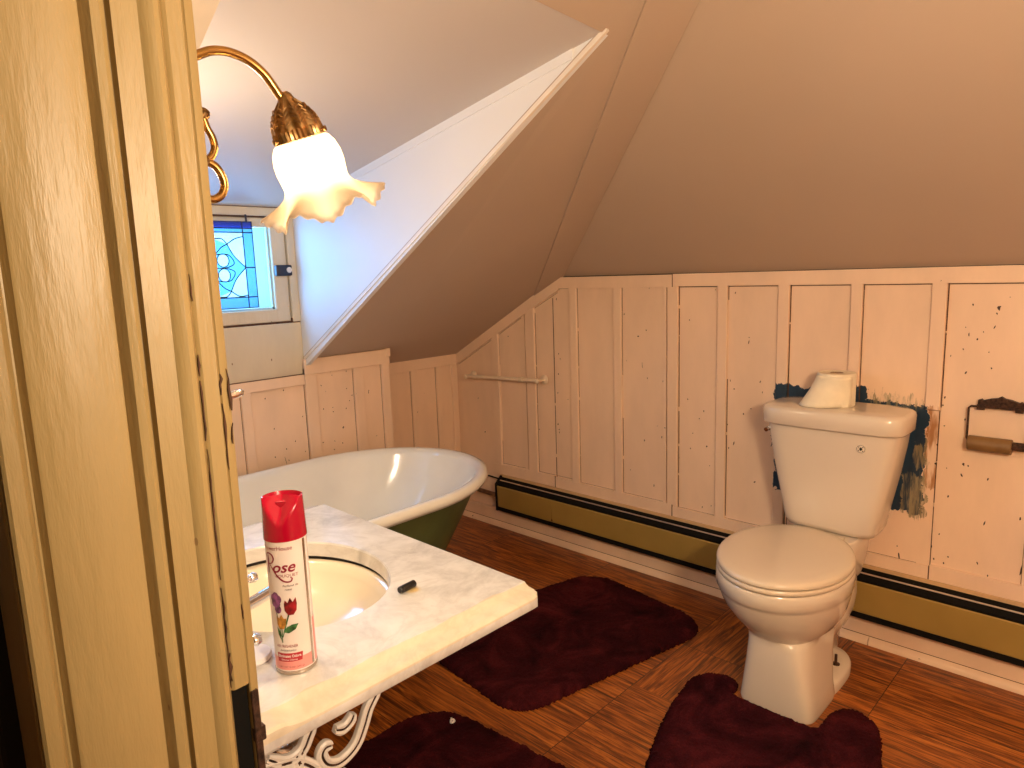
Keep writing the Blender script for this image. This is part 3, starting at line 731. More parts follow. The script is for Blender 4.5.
star = [(1 - bw, cvv)] + [(0.74, 0.60), (0.66, 0.74)] + [(0.5, 0.80), (0.34, 0.74), (0.26, 0.60), (bw, cvv), (0.26, 0.34), (0.34, 0.20), (0.5, 0.14), (0.66, 0.20), (0.74, 0.34)]
petals = [arc((cu + du, cvv + dv), 0.075, 0, 342, 19) for du, dv in ((0.09, 0.085), (0.09, -0.085), (-0.09, 0.085), (-0.09, -0.085))]
def holed(bm, outer, holes):
    """flat pane of glass with openings for the neighbouring pieces"""
    es = []
    for loop in [outer] + holes:
        vs = [bm.verts.new(P2(u, v)) for u, v in loop]
        es += [bm.edges.new((vs[i], vs[(i + 1) % len(vs)])) for i in range(len(vs))]
    bmesh.ops.triangle_fill(bm, edges=es, use_beauty=True)
    r = bmesh.ops.extrude_face_region(bm, geom=bm.faces[:])
    for g in r['geom']:
        if isinstance(g, bmesh.types.BMVert): g.co.y += 0.002
inset = [(cu + (u - cu) * 0.998, cvv + (v - cvv) * 0.998) for u, v in star]
bm = BM(); holed(bm, [(bw, bw), (1 - bw, bw), (1 - bw, 1 - bw), (bw, 1 - bw)], [inset]); link('white_glass', bm, M['g_white'], sg)
bm = BM(); holed(bm, [(cu + (u - cu) * 0.997, cvv + (v - cvv) * 0.997) for u, v in star], petals); link('leaf_glass', bm, M['g_teal'], sg)
bm = BM()
for p_ in petals: gpoly(bm, p_)
link('petal_glass', bm, M['g_white'], sg)
bm = BM()
for pts in ([(0, 0), (1, 0), (1, 1), (0, 1), (0, 0)], [(0, bw), (1, bw)], [(0, 1 - bw), (1, 1 - bw)], [(bw, 0), (bw, 1)], [(1 - bw, 0), (1 - bw, 1)], [(0, 1 - bw * 0.62), (1, 1 - bw * 0.62)], [(1 - bw, cvv), (1, cvv)], [(0, cvv), (bw, cvv)]):
    add_tube(bm, [P2(*p) + Vector((0, -0.002, 0)) for p in pts], 0.0024, 6)
for s in (1, -1):
    mir = lambda l: [(cu + s * (u - cu), v) for u, v in l]
    for l in ([(1 - bw, cvv), (0.74, 0.60), (0.66, 0.74)], [(1 - bw, cvv), (0.74, 0.34), (0.66, 0.20)], [(0.66, 0.74), (0.76, 0.80), (1 - bw, 0.83)], [(0.66, 0.20), (0.76, 0.14), (1 - bw, 0.11 + bw * 0.3)],
              [(0.66, 0.74), (0.58, 0.70), (0.5, 0.62)], [(0.66, 0.20), (0.58, 0.24), (0.5, 0.32)], [(0.66, 0.74), (0.60, 0.80), (0.5, 0.80)], [(0.66, 0.20), (0.60, 0.14), (0.5, 0.14)], [(0.5, 0.62), (0.66, 0.62), (0.73, 0.52), (0.62, 0.47), (0.5, 0.47)], [(0.5, 0.32), (0.66, 0.32), (0.73, 0.42), (0.62, 0.47)]):
        add_tube(bm, [P2(*p[:2]) + Vector((0, -0.003, 0)) for p in catmull([(u, v, 0) for u, v in mir(l)], 6)], 0.0022, 6)
for du, dv, rr in ((0.09, 0.085, 0.075), (0.09, -0.085, 0.075), (-0.09, 0.085, 0.075), (-0.09, -0.085, 0.075)):
    add_tube(bm, [P2(*p) + Vector((0, -0.005, 0)) for p in arc((cu + du, cvv + dv), rr, 0, 360, 18)], 0.0021, 6)
link('lead_came', bm, M['lead'], sg)
for u in (0.06, 0.94):
    bm = BM(); add_tube(bm, [P2(u, 1.0), P2(u, 1.0) + Vector((0, 0.004, 0.028))], 0.004, 8); link('hanging_hook', bm, M['navy'], sg)

# ------------------------------------------------------------------ baseboard heater
ht = thing('baseboard_heater', 'long ochre baseboard heater with black slots along the pink panelled wall', 'heater', (W - 0.02, 1.2, 0.088))
Y0, Y1 = -1.1, 2.545
bm = BM(); add_box(bm, (W - 0.010, Y0, 0.084), (W - 0.001, Y1, 0.288), 0.001, 1); link('back_plate', bm, plain('heater_back_paint', (0.62, 0.40, 0.20), 0.45), ht)
bm = BM()
add_prism(bm, [(W - 0.011, Y0, 0.276), (W - 0.011, Y0, 0.106), (W - 0.040, Y0, 0.106), (W - 0.046, Y0, 0.246)], (0, Y1 - Y0, 0)); link('heater_core', bm, M['black'], ht)
bm = BM()
for a, b, hh in ((Y0, -0.30, 0), (-0.299, 1.02, 0), (1.021, 2.155, 0), (2.157, Y1 - 0.012, 0)):
    add_prism(bm, [(W - 0.0405, a, 0.124), (W - 0.0445, a, 0.234), (W - 0.0485, a, 0.238), (W - 0.0525, a, 0.234), (W - 0.0485, a, 0.124), (W - 0.0445, a, 0.121)], (0, b - a, 0))
link('front_cover', bm, M['ochre'], ht)
bm = BM(); add_box(bm, (W - 0.0490, 2.1515, 0.126), (W - 0.036, 2.1595, 0.232)); link('cover_joint', bm, M['bare'], ht)
bm = BM(); add_prism(bm, [(W - 0.030, Y0, 0.2615), (W - 0.026, Y0, 0.2650), (W - 0.024, Y0, 0.2630), (W - 0.028, Y0, 0.259)], (0, Y1 - Y0, 0)); link('damper_blade', bm, M['silver'], ht)
bm = BM(); add_prism(bm, [(W - 0.011, Y1 - 0.014, 0.284), (W - 0.011, Y1 - 0.014, 0.098), (W - 0.052, Y1 - 0.014, 0.100), (W - 0.054, Y1 - 0.014, 0.246)], (0, 0.014, 0)); link('end_cap', bm, M['black'], ht)
bm = BM(); add_prism(bm, [(W - 0.011, Y0, 0.097), (W - 0.011, Y0, 0.122), (W - 0.0475, Y0, 0.122), (W - 0.0465, Y0, 0.100)], (0, Y1 - Y0 - 0.01, 0)); link('bottom_slot', bm, M['black'], ht)
pp = tag(link('copper_pipe', (lambda b: (add_tube(b, [(W - 0.030, Y1 - 0.02, 0.175), (W - 0.030, 2.68, 0.178), (W - 0.030, 2.84, 0.180)], 0.012, 10), add_tube(b, [(W - 0.030, 2.72, 0.179), (W - 0.030, 2.75, 0.179)], 0.016, 10), b)[2])(BM()), M['copper'], None, True), 'dull copper heating pipe between heater end and tub corner', 'pipe')
tag(link('black_cable', (lambda b: (add_tube(b, [(W - 0.012, Y1 + 0.002, 0.262), (W - 0.012, 2.70, 0.268), (W - 0.012, 2.83, 0.272)], 0.004, 8), b)[1])(BM()), M['black'], None, True), 'thin black cable running from heater top towards tub corner', 'cable')

# ------------------------------------------------------------------ toilet
TY = 0.84
tl = thing('toilet', 'bone coloured two-piece toilet with closed lid standing against the pink panelled wall', 'toilet', (2.15, TY, 0))
bm = BM(); rot = 0.08
rings = [superell(2.02, 0.794, 0.0, 0.112, 0.115, e=6.5), superell(2.02, 0.794, 0.012, 0.114, 0.117, e=6.5), superell(2.022, 0.795, 0.06, 0.114, 0.111, e=6), superell(2.04, 0.798, 0.14, 0.135, 0.101, e=5),
         superell(2.07, 0.804, 0.205, 0.160, 0.097, e=4), superell(2.08, 0.808, 0.222, 0.168, 0.100, e=3.6), superell(2.095, 0.816, 0.229, 0.186, 0.116, e=2.6), superell(2.10, 0.826, 0.247, 0.212, 0.144, e=2.1, rot=rot), superell(2.097, 0.833, 0.277, 0.233, 0.168, rot=rot), superell(2.090, 0.838, 0.312, 0.247, 0.184, rot=rot), superell(2.086, 0.84, 0.345, 0.255, 0.193, rot=rot),
         superell(2.085, 0.84, 0.357, 0.257, 0.194, rot=rot), superell(2.083, 0.84, 0.365, 0.264, 0.199, rot=rot), superell(2.083, 0.84, 0.402, 0.264, 0.199, rot=rot), superell(2.083, 0.84, 0.408, 0.260, 0.195, rot=rot)]
add_loft(bm, rings)
# trap bulge and foot flange with rounded rim
add_loft(bm, [superell(2.185, 0.800, z, a, b, e=2.9) for z, a, b in ((0.0, 0.175, 0.118), (0.024, 0.175, 0.118), (0.034, 0.169, 0.112), (0.038, 0.14, 0.088))])
add_loft(bm, [superell(2.30, 0.812, z, a, b, e=2.3) for z, a, b in ((0.02, 0.16, 0.050), (0.09, 0.16, 0.055), (0.14, 0.165, 0.085), (0.20, 0.17, 0.106), (0.25, 0.17, 0.110), (0.33, 0.18, 0.102))])
# tank shelf
add_loft(bm, [superell(2.385, 0.812, z, a, b, e=4) for z, a, b in ((0.29, 0.10, 0.095), (0.34, 0.125, 0.105), (0.40, 0.130, 0.112), (0.434, 0.130, 0.112), (0.4402, 0.125, 0.108))])
link('bowl', bm, M['porcelain'], tl, True, 50)
bm = BM()
def tankring(z, x0, hw, e=5.5): return superell((x0 + 2.508) / 2, 0.807, z, (2.508 - x0) / 2, hw, e=e)
add_loft(bm, [tankring(0.440, 2.352, 0.125), tankring(0.445, 2.338, 0.142), tankring(0.465, 2.330, 0.152), tankring(0.55, 2.324, 0.168), tankring(0.66, 2.315, 0.190), tankring(0.76, 2.308, 0.206), tankring(0.806, 2.306, 0.211)])
link('tank', bm, M['porcelain'], tl, True, 50)
bm = BM()
add_loft(bm, [tankring(z, x0, hw, 5.0) for z, x0, hw in ((0.8045, 2.306, 0.211), (0.805, 2.290, 0.223), (0.809, 2.286, 0.226), (0.855, 2.284, 0.228), (0.864, 2.289, 0.224), (0.868, 2.300, 0.213), (0.868, 2.36, 0.15))])
link('tank_lid', bm, M['porcelain'], tl, True, 50)
# seat ring and lid
bm = BM()
def ringseat(z, s): return superell(2.083, 0.84, z, 0.262 * s, 0.199 * s, rot=0.1)
add_loft(bm, [ringseat(z, s) for z, s in ((0.4078, 0.94), (0.4105, 0.985), (0.4145, 1.0), (0.421, 1.0), (0.4255, 0.988), (0.4265, 0.94))]); link('seat', bm, M['seat'], tl, True, 50)
bm = BM()
add_loft(bm, [ringseat(z, s) for z, s in ((0.4268, 0.92), (0.4295, 0.980), (0.432, 0.998), (0.439, 1.0), (0.4455, 0.985), (0.449, 0.95), (0.4515, 0.85), (0.453, 0.6), (0.4535, 0.3))])
for s in (-1, 1):
    add_box(bm, (2.292, 0.835 + s * 0.075 - 0.022, 0.4205), (2.322, 0.835 + s * 0.075 + 0.022, 0.4475), 0.006, 2)
link('lid', bm, M['seat'], tl, True, 50)
bm = BM(); add_lathe(bm, [(0.013, 0), (0.013, 0.004), (0.006, 0.007), (0.0045, 0.008), (0.0045, 0.036), (0.0005, 0.037)], (2.232, 0.722, 0.036), (0, 0, 1), 12); link('floor_bolt', bm, M['bronze'], tl, True)
# flush lever on the left side
bm = BM(); add_lathe(bm, [(0.010, 0), (0.012, 0.004), (0.012, 0.010), (0.0005, 0.013)], (2.36, 1.010, 0.775), (0, 1, 0), 14); add_tube(bm, [(2.36, 1.018, 0.775), (2.352, 1.024, 0.773), (2.338, 1.024, 0.770)], [0.006, 0.006, 0.008], 8); link('flush_lever', bm, M['chrome'], tl, True)
# tank badge: a small diamond in a pale ring
TF = at(861, 449, 0, 2.308)
bm = BM()
def flat(bm, c, pts, d=0.0008):
    vs = [bm.verts.new(Vector((c.x, c.y + u, c.z + v))) for u, v in pts]; f = bm.faces.new(vs)
    r = bmesh.ops.extrude_face_region(bm, geom=[f])
    for g in r['geom']:
        if isinstance(g, bmesh.types.BMVert): g.co.x -= d
c0 = Vector((2.3095, TF.y, TF.z))
flat(bm, c0, [(0.014 * math.cos(t * PI / 12), 0.014 * math.sin(t * PI / 12)) for t in range(24)], 0.0035)
bd = link('tank_badge', bm, plain('badge_white', (0.78, 0.68, 0.55), 0.3), tl)
bm = BM()
def dia(s, r=0): return [(s, 0), (0, s), (-s, 0), (0, -s)]
flat(bm, c0 + Vector((-0.0035, 0, 0)), [(0.0052, 0), (0, 0.0065), (-0.0052, 0), (0, -0.0065)])
for s in (-1, 1):
    flat(bm, c0 + Vector((-0.0035, s * 0.0062, 0.0062)), [(u * 0.25, v * 0.25) for u, v in dia(0.008)]); flat(bm, c0 + Vector((-0.0035, s * 0.0062, -0.0062)), [(u * 0.25, v * 0.25) for u, v in dia(0.008)])
add_tube(bm, [c0 + Vector((-0.0036, 0.0125 * math.cos(t * PI / 12), 0.0125 * math.sin(t * PI / 12))) for t in range(25)], 0.0006, 5)
link('badge_emblem', bm, M['black'], bd)

# toilet roll on the tank lid
RB = Vector((2.420, 0.820, 0.8682))
tr = thing('toilet_roll', 'loose white toilet paper roll standing on the toilet tank lid', 'toilet paper', RB)
bm = BM(); add_lathe(bm, [(0.021, 0.002), (0.021, 0.0), (0.058, 0.0), (0.060, 0.002), (0.060, 0.108), (0.058, 0.111), (0.024, 0.111), (0.0215, 0.109), (0.021, 0.02), (0.021, 0.002)], RB, (0, 0, 1), 36, cap0=False, cap1=False)
link('paper', bm, M['paper'], tr, True)
bm = BM(); add_lathe(bm, [(0.0205, 0.004), (0.0205, 0.1105), (0.019, 0.1105), (0.019, 0.004)], RB, (0, 0, 1), 24, cap0=False, cap1=False); link('cardboard_core', bm, M['card'], tr, True)
# loose end flaring out to the left
bm = BM(); rows = []
for k in range(9):
    t = k / 8; z = 0.103 - 0.101 * t
    row = []
    for j in range(13):
        s = j / 12; th = math.radians(250 - 150 * s)     # front towards the left
        rr = 0.0612 + (0.062 * t ** 1.3) * math.exp(-((s - 0.80) / 0.30) ** 2) + 0.003 * math.sin(9 * s + 3 * t) * t
        row.append(RB + Vector((math.cos(th) * rr * 1.0, math.sin(th) * rr, z)))
    rows.append(row)
add_loft(bm, rows, closed=False, cap0=False, cap1=False)
o = link('loose_sheet', bm, M['paper'], tr, True); md = o.modifiers.new('thick', 'SOLIDIFY'); md.thickness = 0.001

# ------------------------------------------------------------------ toilet paper holder
hp = thing('toilet_paper_holder', 'bronze wire toilet paper holder with bare brown roller mounted on the right of the wall', 'paper holder', (W, 0.38, 0.76))
bm = BM()
XH = W + 0.012
brk = [(0.437, 0.882), (0.437, 0.902), (0.428, 0.906), (0.424, 0.902), (0.404, 0.909), (0.388, 0.912), (0.378, 0.918), (0.368, 0.912), (0.352, 0.909), (0.332, 0.902), (0.328, 0.906), (0.319, 0.902), (0.319, 0.882), (0.329, 0.878), (0.335, 0.884), (0.421, 0.884), (0.427, 0.878)]
add_prism(bm, [(XH, y - 0.006, z + 0.007) for y, z in brk], (-0.016, 0, 0))
for y in (0.427, 0.329): add_tube(bm, [(XH - 0.022, y - 0.016, 0.889), (XH - 0.022, y + 0.004, 0.889)], 0.0085, 10)
br = link('bracket', bm, M['bronze'], hp)
bm = BM()
add_tube(bm, [(XH - 0.024, 0.300, 0.778), (XH - 0.024, 0.300, 0.885), (XH - 0.024, 0.304, 0.891), (XH - 0.024, 0.446, 0.891), (XH - 0.024, 0.452, 0.885), (XH - 0.024, 0.452, 0.789), (XH - 0.030, 0.448, 0.784)], 0.0033, 8)
link('wire_frame', bm, M['bronze'], hp, True)
bm = BM()
add_lathe(bm, [(0.0005, 0), (0.0215, 0.0), (0.0235, 0.002), (0.0235, 0.112), (0.0215, 0.114), (0.0005, 0.114)], (XH - 0.036, 0.446, 0.777), (0, -1, 0), 18); 
rl = link('roller', bm, M['roller'], hp, True)
bm = BM(); add_lathe(bm, [(0.0005, 0), (0.013, 0), (0.013, 0.034), (0.0005, 0.036)], (XH - 0.036, 0.3325, 0.781), (0, -1, 0), 16); link('roller_end', bm, M['bronze'], rl, True)

# ------------------------------------------------------------------ towel bar
tb = thing('towel_bar', 'short cream painted towel bar screwed to the sloping part of the pink panelling', 'towel bar', (W, 2.45, 0.82))
XR = W - 0.055
pL, pR = at(467, 376.0, 0, XR), at(536.5, 380.6, 0, XR)
bm = BM(); add_tube(bm, [pL, pR], 0.0095, 12); link('bar', bm, M['bar'], tb, True)
for p, e in ((pL, 0.004), (pR, -0.004)):
    bm = BM()
    q = Vector((W - 0.001, p.y + e, p.z - 0.002))
    add_lathe(bm, [(0.024, 0), (0.024, 0.004), (0.018, 0.008), (0.009, 0.012), (0.008, 0.045), (0.012, 0.052), (0.0135, 0.060), (0.009, 0.066), (0.0005, 0.068)], q, (-1, 0, 0), 16)
    link('post', bm, M['bar'], tb, True)
bm = BM(); e = (pL - pR).normalized(); add_lathe(bm, [(0.0095, 0), (0.0135, 0.003), (0.0135, 0.028), (0.0095, 0.031)], pR + e * 0.085, e, 14); link('collar', bm, plain('cream_collar', (0.78, 0.62, 0.44), 0.35), tb, True)

# ------------------------------------------------------------------ bathtub
bt = thing('bathtub', 'white clawfoot bathtub with rolled rim and green painted outside under the dormer', 'bathtub', (1.15, 2.20, 0))
def tubring(z, x1, x0, hw, n=72, cy=2.178):
    """plan: round foot end at x1, flatter tap end at x0"""
    r = []
    for j in range(n):
        th = 2 * PI * j / n; c, s = math.cos(th), math.sin(th)
        if c >= 0: x = (x1 - hw * 1.15) + hw * 1.15 * c; y = hw * s
        else:
            e = 3.6; x = (x1 - hw * 1.15) - ((x1 - hw * 1.15) - x0) * abs(c) ** (2 / e) ; y = hw * math.copysign(abs(s) ** (2 / 2.0) if abs(c) < 0.35 else abs(s) ** (2 / 2.0), s)
            y = hw * math.copysign((1 - abs(c) ** 6) ** (1 / 2.6) if abs(c) < 1 else 0, s)
            x = (x1 - hw * 1.15) - ((x1 - hw * 1.15) - x0) * abs(c)
        r.append(Vector((x, cy + y, z)))
    return r
inner = [(0.120, 1.284, 0.562, 0.111), (0.128, 1.396, 0.492, 0.182), (0.170, 1.526, 0.452, 0.243), (0.280, 1.664, 0.432, 0.296), (0.431, 1.777, 0.422, 0.335), (0.531, 1.851, 0.405, 0.372), (0.576, 1.866, 0.40, 0.382), (0.597, 1.879, 0.392, 0.394), (0.602, 1.897, 0.378, 0.410), (0.597, 1.916, 0.364, 0.426), (0.579, 1.923, 0.358, 0.432), (0.563, 1.913, 0.366, 0.424), (0.561, 1.896, 0.380, 0.408), (0.569, 1.887, 0.388, 0.398)]
bm = BM(); add_loft(bm, [tubring(z, a, b, h) for z, a, b, h in inner], cap0=True, cap1=False)
link('basin', bm, M['enamel'], bt, True, 80)
outer = [(0.569, 1.881, 0.395, 0.394), (0.531, 1.864, 0.40, 0.383), (0.431, 1.804, 0.41, 0.356), (0.280, 1.701, 0.42, 0.317), (0.170, 1.569, 0.43, 0.266), (0.125, 1.427, 0.47, 0.207), (0.105, 1.292, 0.55, 0.120)]
bm = BM(); add_loft(bm, [tubring(z, a, b, h) for z, a, b, h in outer], cap0=False, cap1=True)
link('outer_shell', bm, M['tub_green'], bt, True, 80)
for x, s in ((1.25, -1), (1.25, 1), (0.62, -1), (0.62, 1)):
    bm = BM(); y = 2.178 + s * 0.21
    add_tube(bm, catmull([(x, y - s * 0.02, 0.20), (x, y + s * 0.045, 0.13), (x, y + s * 0.055, 0.07), (x, y + s * 0.035, 0.035), (x, y + s * 0.05, 0.018)], 5), [0.03] * 6 + [0.022] * 6 + [0.018] * 6 + [0.024] * 3, 10)
    add_lathe(bm, [(0.028, 0), (0.034, 0.01), (0.026, 0.03), (0.0005, 0.04)], (x, y + s * 0.05, 0.0), (0, 0, 1), 12)
    link('claw_foot', bm, M['tub_green'], bt, True)

# ------------------------------------------------------------------ vanity
MZ, MT = 0.72, 0.685
MX0, MX1, MY0, MY1 = 0.352, 0.974, 0.878, 1.745
va = thing('vanity_sink', 'marble topped vanity with recessed round sink on a white cast iron scroll base', 'vanity', (0.66, 1.31, 0))
bm = BM()
SCX, SCY, RX, RY = 0.660, 1.316, 0.192, 0.236
NY0, NY1 = 0.930, 1.700        # flat top between the two moulded ends
n = 64
# flat slab with oval hole: match each hole vertex with a vertex on the outer rectangle
def rectpt(th):
    c, s = math.cos(th), math.sin(th)
    hx0, hx1, hy0, hy1 = SCX - MX0, MX1 - SCX, SCY - NY0, NY1 - SCY
    tx = (hx1 if c > 0 else hx0) / abs(c) if abs(c) > 1e-6 else 1e9
    ty = (hy1 if s > 0 else hy0) / abs(s) if abs(s) > 1e-6 else 1e9
    t = min(tx, ty); return SCX + c * t, SCY + s * t
angs = sorted([2 * PI * j / n for j in range(n)] + [math.atan2(NY1 - SCY, MX1 - SCX), math.atan2(NY1 - SCY, MX0 - SCX), math.atan2(NY0 - SCY, MX0 - SCX) + 2 * PI, math.atan2(NY0 - SCY, MX1 - SCX) + 2 * PI])
def hole(th, k=1.0):
    a = math.atan2(math.sin(th) / 1, math.cos(th)); r = 1 / math.sqrt((math.cos(a) / RX) ** 2 + (math.sin(a) / RY) ** 2)
    return SCX + math.cos(a) * r * k, SCY + math.sin(a) * r * k
rings = [[(*rectpt(t), MT) for t in angs], [(*rectpt(t), MZ) for t in angs], [(*hole(t, 1.012), MZ) for t in angs], [(*hole(t, 1.0), MZ - 0.004) for t in angs], [(*hole(t, 0.995), MT) for t in angs]]
vs = add_loft(bm, rings, True, False, False)
k = len(angs)
for j in range(k): bm.faces.new((vs[4][j], vs[4][(j + 1) % k], vs[0][(j + 1) % k], vs[0][j]))
# moulded ends
prof = [(0.930, MZ), (0.927, MZ - 0.0008), (0.924, MZ - 0.0042), (0.918, MZ - 0.0072), (0.908, MZ - 0.0086), (0.896, MZ - 0.0092), (0.886, MZ - 0.0105), (0.8800, MZ - 0.0130), (0.878, MZ - 0.0170), (0.8785, MZ - 0.030), (0.881, MT), (0.930, MT)]
def end_piece(f, x0, x1, pr): add_loft(bm, [[(x, f(y), z) for y, z in pr] for x in (x0, x1)])
idn = lambda y: y
# near end: moulding runs out in a rounded stop at the left
flatp = [(0.930, MZ), (0.926, MZ), (0.921, MZ), (0.914, MZ), (0.905, MZ), (0.893, MZ), (0.884, MZ), (0.8795, MZ - 0.004), (0.878, MZ - 0.010), (0.8785, MZ - 0.030), (0.881, MT), (0.930, MT)]
secs = [(MX0, 0.0), (0.405, 0.0), (0.415, 0.15), (0.425, 0.55), (0.44, 0.85), (0.47, 1.0), (MX1 - 0.026, 1.0)]
def blend(a, t): return [(p[0], p[1] * (1 - t) + q[1] * t) for p, q in zip(flatp, prof)]
loft = [[(x, y, z) for y, z in blend(x, t)] for x, t in secs]
# round the front corner
for ang in (30, 60, 90):
    dd = 0.026 * math.sin(math.radians(ang)); sh = 0.026 * (1 - math.cos(math.radians(ang)))
    loft.append([(MX1 - 0.026 + dd, max(y, 0.878 + sh) if y < 0.92 else y, z) for y, z in prof])
add_loft(bm, loft)
end_piece(lambda y: MY1 - (y - 0.878) * (MY1 - NY1) / (NY0 - 0.878), MX0, MX1, prof)
bmesh.ops.remove_doubles(bm, verts=bm.verts, dist=0.0002)
link('marble_top', bm, M['marble'], va, True, 25)
# basin under the hole
bm = BM()
def bring(k, z): return [(*hole(t, k), z) for t in [2 * PI * j / 48 for j in range(48)]]
add_loft(bm, [bring(1.10, MT - 0.013), bring(1.10, MT - 0.0155), bring(1.02, MT - 0.016), bring(0.985, MT - 0.020), bring(0.94, MT - 0.036), bring(0.84, MT - 0.060), bring(0.66, MT - 0.082), bring(0.40, MT - 0.096), bring(0.09, MT - 0.100)], True, False, True)
bs = link('sink_basin', bm, M['basin'], va, True, 80); md = bs.modifiers.new('thick', 'SOLIDIFY'); md.thickness = 0.006; md.offset = -1
bm = BM(); add_loft(bm, [bring(1.03, MT - 0.0003), bring(1.03, MT - 0.0128), bring(1.10, MT - 0.0128), bring(1.10, MT - 0.0003)], True, False, False)
link('sealant_gap', bm, M['rust'], va)
bm = BM(); add_lathe(bm, [(0.024, 0), (0.024, 0.003), (0.018, 0.004), (0.0005, 0.001)], (SCX, SCY, MT - 0.100), (0, 0, 1), 20); link('drain', bm, M['chrome'], va, True)
# specks of rust in the basin
# faucet
FX, FY = 0.424, 1.150
bm = BM(); add_loft(bm, [superell(FX, FY, z, a, b, e=3) for z, a, b in ((MZ, 0.028, 0.135), (MZ + 0.010, 0.028, 0.135), (MZ + 0.016, 0.023, 0.13))])
fc = link('faucet', bm, M['chrome'], va, True)
bm = BM()
add_tube(bm, catmull([(FX, FY, MZ + 0.012), (FX + 0.004, FY, MZ + 0.045), (FX + 0.04, FY + 0.020, MZ + 0.050), (0.505, 1.200, MZ + 0.036), (0.608, 1.241, MZ + 0.034)], 6), [0.016] * 6 + [0.0135] * 12 + [0.0115] * 7, 14)
add_lathe(bm, [(0.012, 0), (0.013, 0.004), (0.012, 0.012), (0.0005, 0.012)], (0.600, 1.238, MZ + 0.030), (0, 0, -1), 14)
link('spout', bm, M['chrome'], fc, True)
for hy, tip in ((FY + 0.100, (0.547, 1.250, MZ + 0.064)), (FY - 0.100, (0.452, FY - 0.104, MZ + 0.050))):
    bm = BM()
    add_lathe(bm, [(0.020, 0), (0.022, 0.008), (0.016, 0.02), (0.014, 0.04), (0.0005, 0.045)], (FX, hy, MZ + 0.014), (0, 0, 1), 16)
    add_tube(bm, [(FX, hy, MZ + 0.045), tip], [0.008, 0.0065], 10); add_lathe(bm, [(0.0005, 0), (0.008, 0.001), (0.0105, 0.008), (0.008, 0.015), (0.0005, 0.016)], Vector(tip) - Vector((0.004, 0, 0)), (1, 0, 0), 14)
    link('tap_handle', bm, M['chrome'], fc, True)
bm = BM(); add_lathe(bm, [(0.030, 0), (0.032, 0.004), (0.030, 0.010), (0.0005, 0.012)], (0.462, 1.080, MZ + 0.001), (0, 0, 1), 24); link('tap_rosette', bm, M['ink_white'], fc, True)

# white cast iron base: scrolled end frames of grooved ribbon, feet and a cross brace
def ribbon(bm, pts2, y, w=0.0115, d=0.014):
    """pts2 in (x, z); ribbon with a groove along its front face"""
    pts = catmull([(x, y, z) for x, z in pts2], 8)
    rings = []
    for i, p in enumerate(pts):
        t = (pts[min(i + 1, len(pts) - 1)] - pts[max(i - 1, 0)]).normalized(); s = Vector((t.z, 0, -t.x)); f = Vector((0, -1, 0))
        tp = min(1.0, 0.55 + 0.08 * min(i, len(pts) - 1 - i))
        o_ = [(-1, 0), (-0.95, 0.6), (-0.6, 1), (-0.22, 0.85), (-0.10, 0.25), (0.10, 0.25), (0.22, 0.85), (0.6, 1), (0.95, 0.6), (1, 0)]
        rings.append([p + s * (a * w * tp) + f * (b * d * 0.5) for a, b in o_] + [p + s * (a * w * tp) - f * (d * 0.4) for a in (0.9, 0, -0.9)])
    add_loft(bm, rings)
def groove(bm, pts2, y):
    pts = catmull([(x, y - 0.0045, z) for x, z in pts2], 8); add_tube(bm, pts[2:-2], 0.0020, 6)
def pxp(lst, y): return [(lambda p: (p.x, p.z))(at(a, b, 1, y)) for a, b in lst]
YF = 0.985
main = pxp([(378, 686), (373, 697), (367.5, 709), (362.8, 725.3), (356.6, 742), (347, 755), (336, 763), (326, 763), (321, 755), (324, 747), (331, 744)], YF)
left = pxp([(313, 722), (308, 734.7), (302, 748.8), (291, 759), (279, 762), (266, 758)], YF)
low = pxp([(262, 768), (275, 766), (288, 762), (300, 762), (312, 767), (320, 776)], YF)
curl = pxp([(346, 708), (343, 716), (336, 723), (328, 724)], YF + 0.02)
stem = pxp([(302, 748.8), (298, 762), (296, 780), (300, 800)], YF)
def mirror(l, xm=0.515): return [(2 * xm - x, z) for x, z in l]
for y, nm in ((YF, 'near'), (1.64, 'far')):
    bm = BM()
    legR = [(0.56, 0.50), (0.60, 0.44), (0.66, 0.34), (0.70, 0.22), (0.72, 0.10), (0.76, 0.03), (0.82, 0.012)]
    legL = [(0.50, 0.50), (0.47, 0.42), (0.44, 0.32), (0.42, 0.20), (0.41, 0.10), (0.385, 0.03), (0.37, 0.012)]
    for l in (main, left, low, curl, stem, legR, legL): ribbon(bm, l, y)
    ribbon(bm, [(0.37, MT - 0.006), (0.6, MT - 0.006), (0.90, MT - 0.006)], y, 0.010, 0.03)
    add_box(bm, (0.37, y - 0.015, 0.0), (0.41, y + 0.015, 0.025), 0.005, 2); add_box(bm, (0.80, y - 0.015, 0.0), (0.85, y + 0.015, 0.025), 0.005, 2)
    fr = link('iron_frame', bm, M['iron_white'], va, True, 35)
    bm = BM()
    for l in (main, left, low, curl, stem, legR, legL): groove(bm, l, y)
    link('frame_groove', bm, M['bronze'], fr, True)
bm = BM(); add_tube(bm, [(0.55, YF, 0.30), (0.55, 1.64, 0.30)], 0.012, 10); add_tube(bm, catmull([(0.47, 1.0, 0.42), (0.49, 1.31, 0.25), (0.47, 1.62, 0.42)], 8), 0.009, 8); link('cross_brace', bm, M['iron_white'], va, True)
# drain trap below the basin
bm = BM(); add_tube(bm, catmull([(SCX, SCY, MT - 0.12), (SCX, SCY, 0.40), (SCX - 0.03, SCY, 0.34), (SCX - 0.08, SCY, 0.36), (SCX - 0.12, SCY, 0.44), (0.36, SCY, 0.45)], 6), 0.018, 12); link('drain_trap', bm, M['chrome'], va, True)

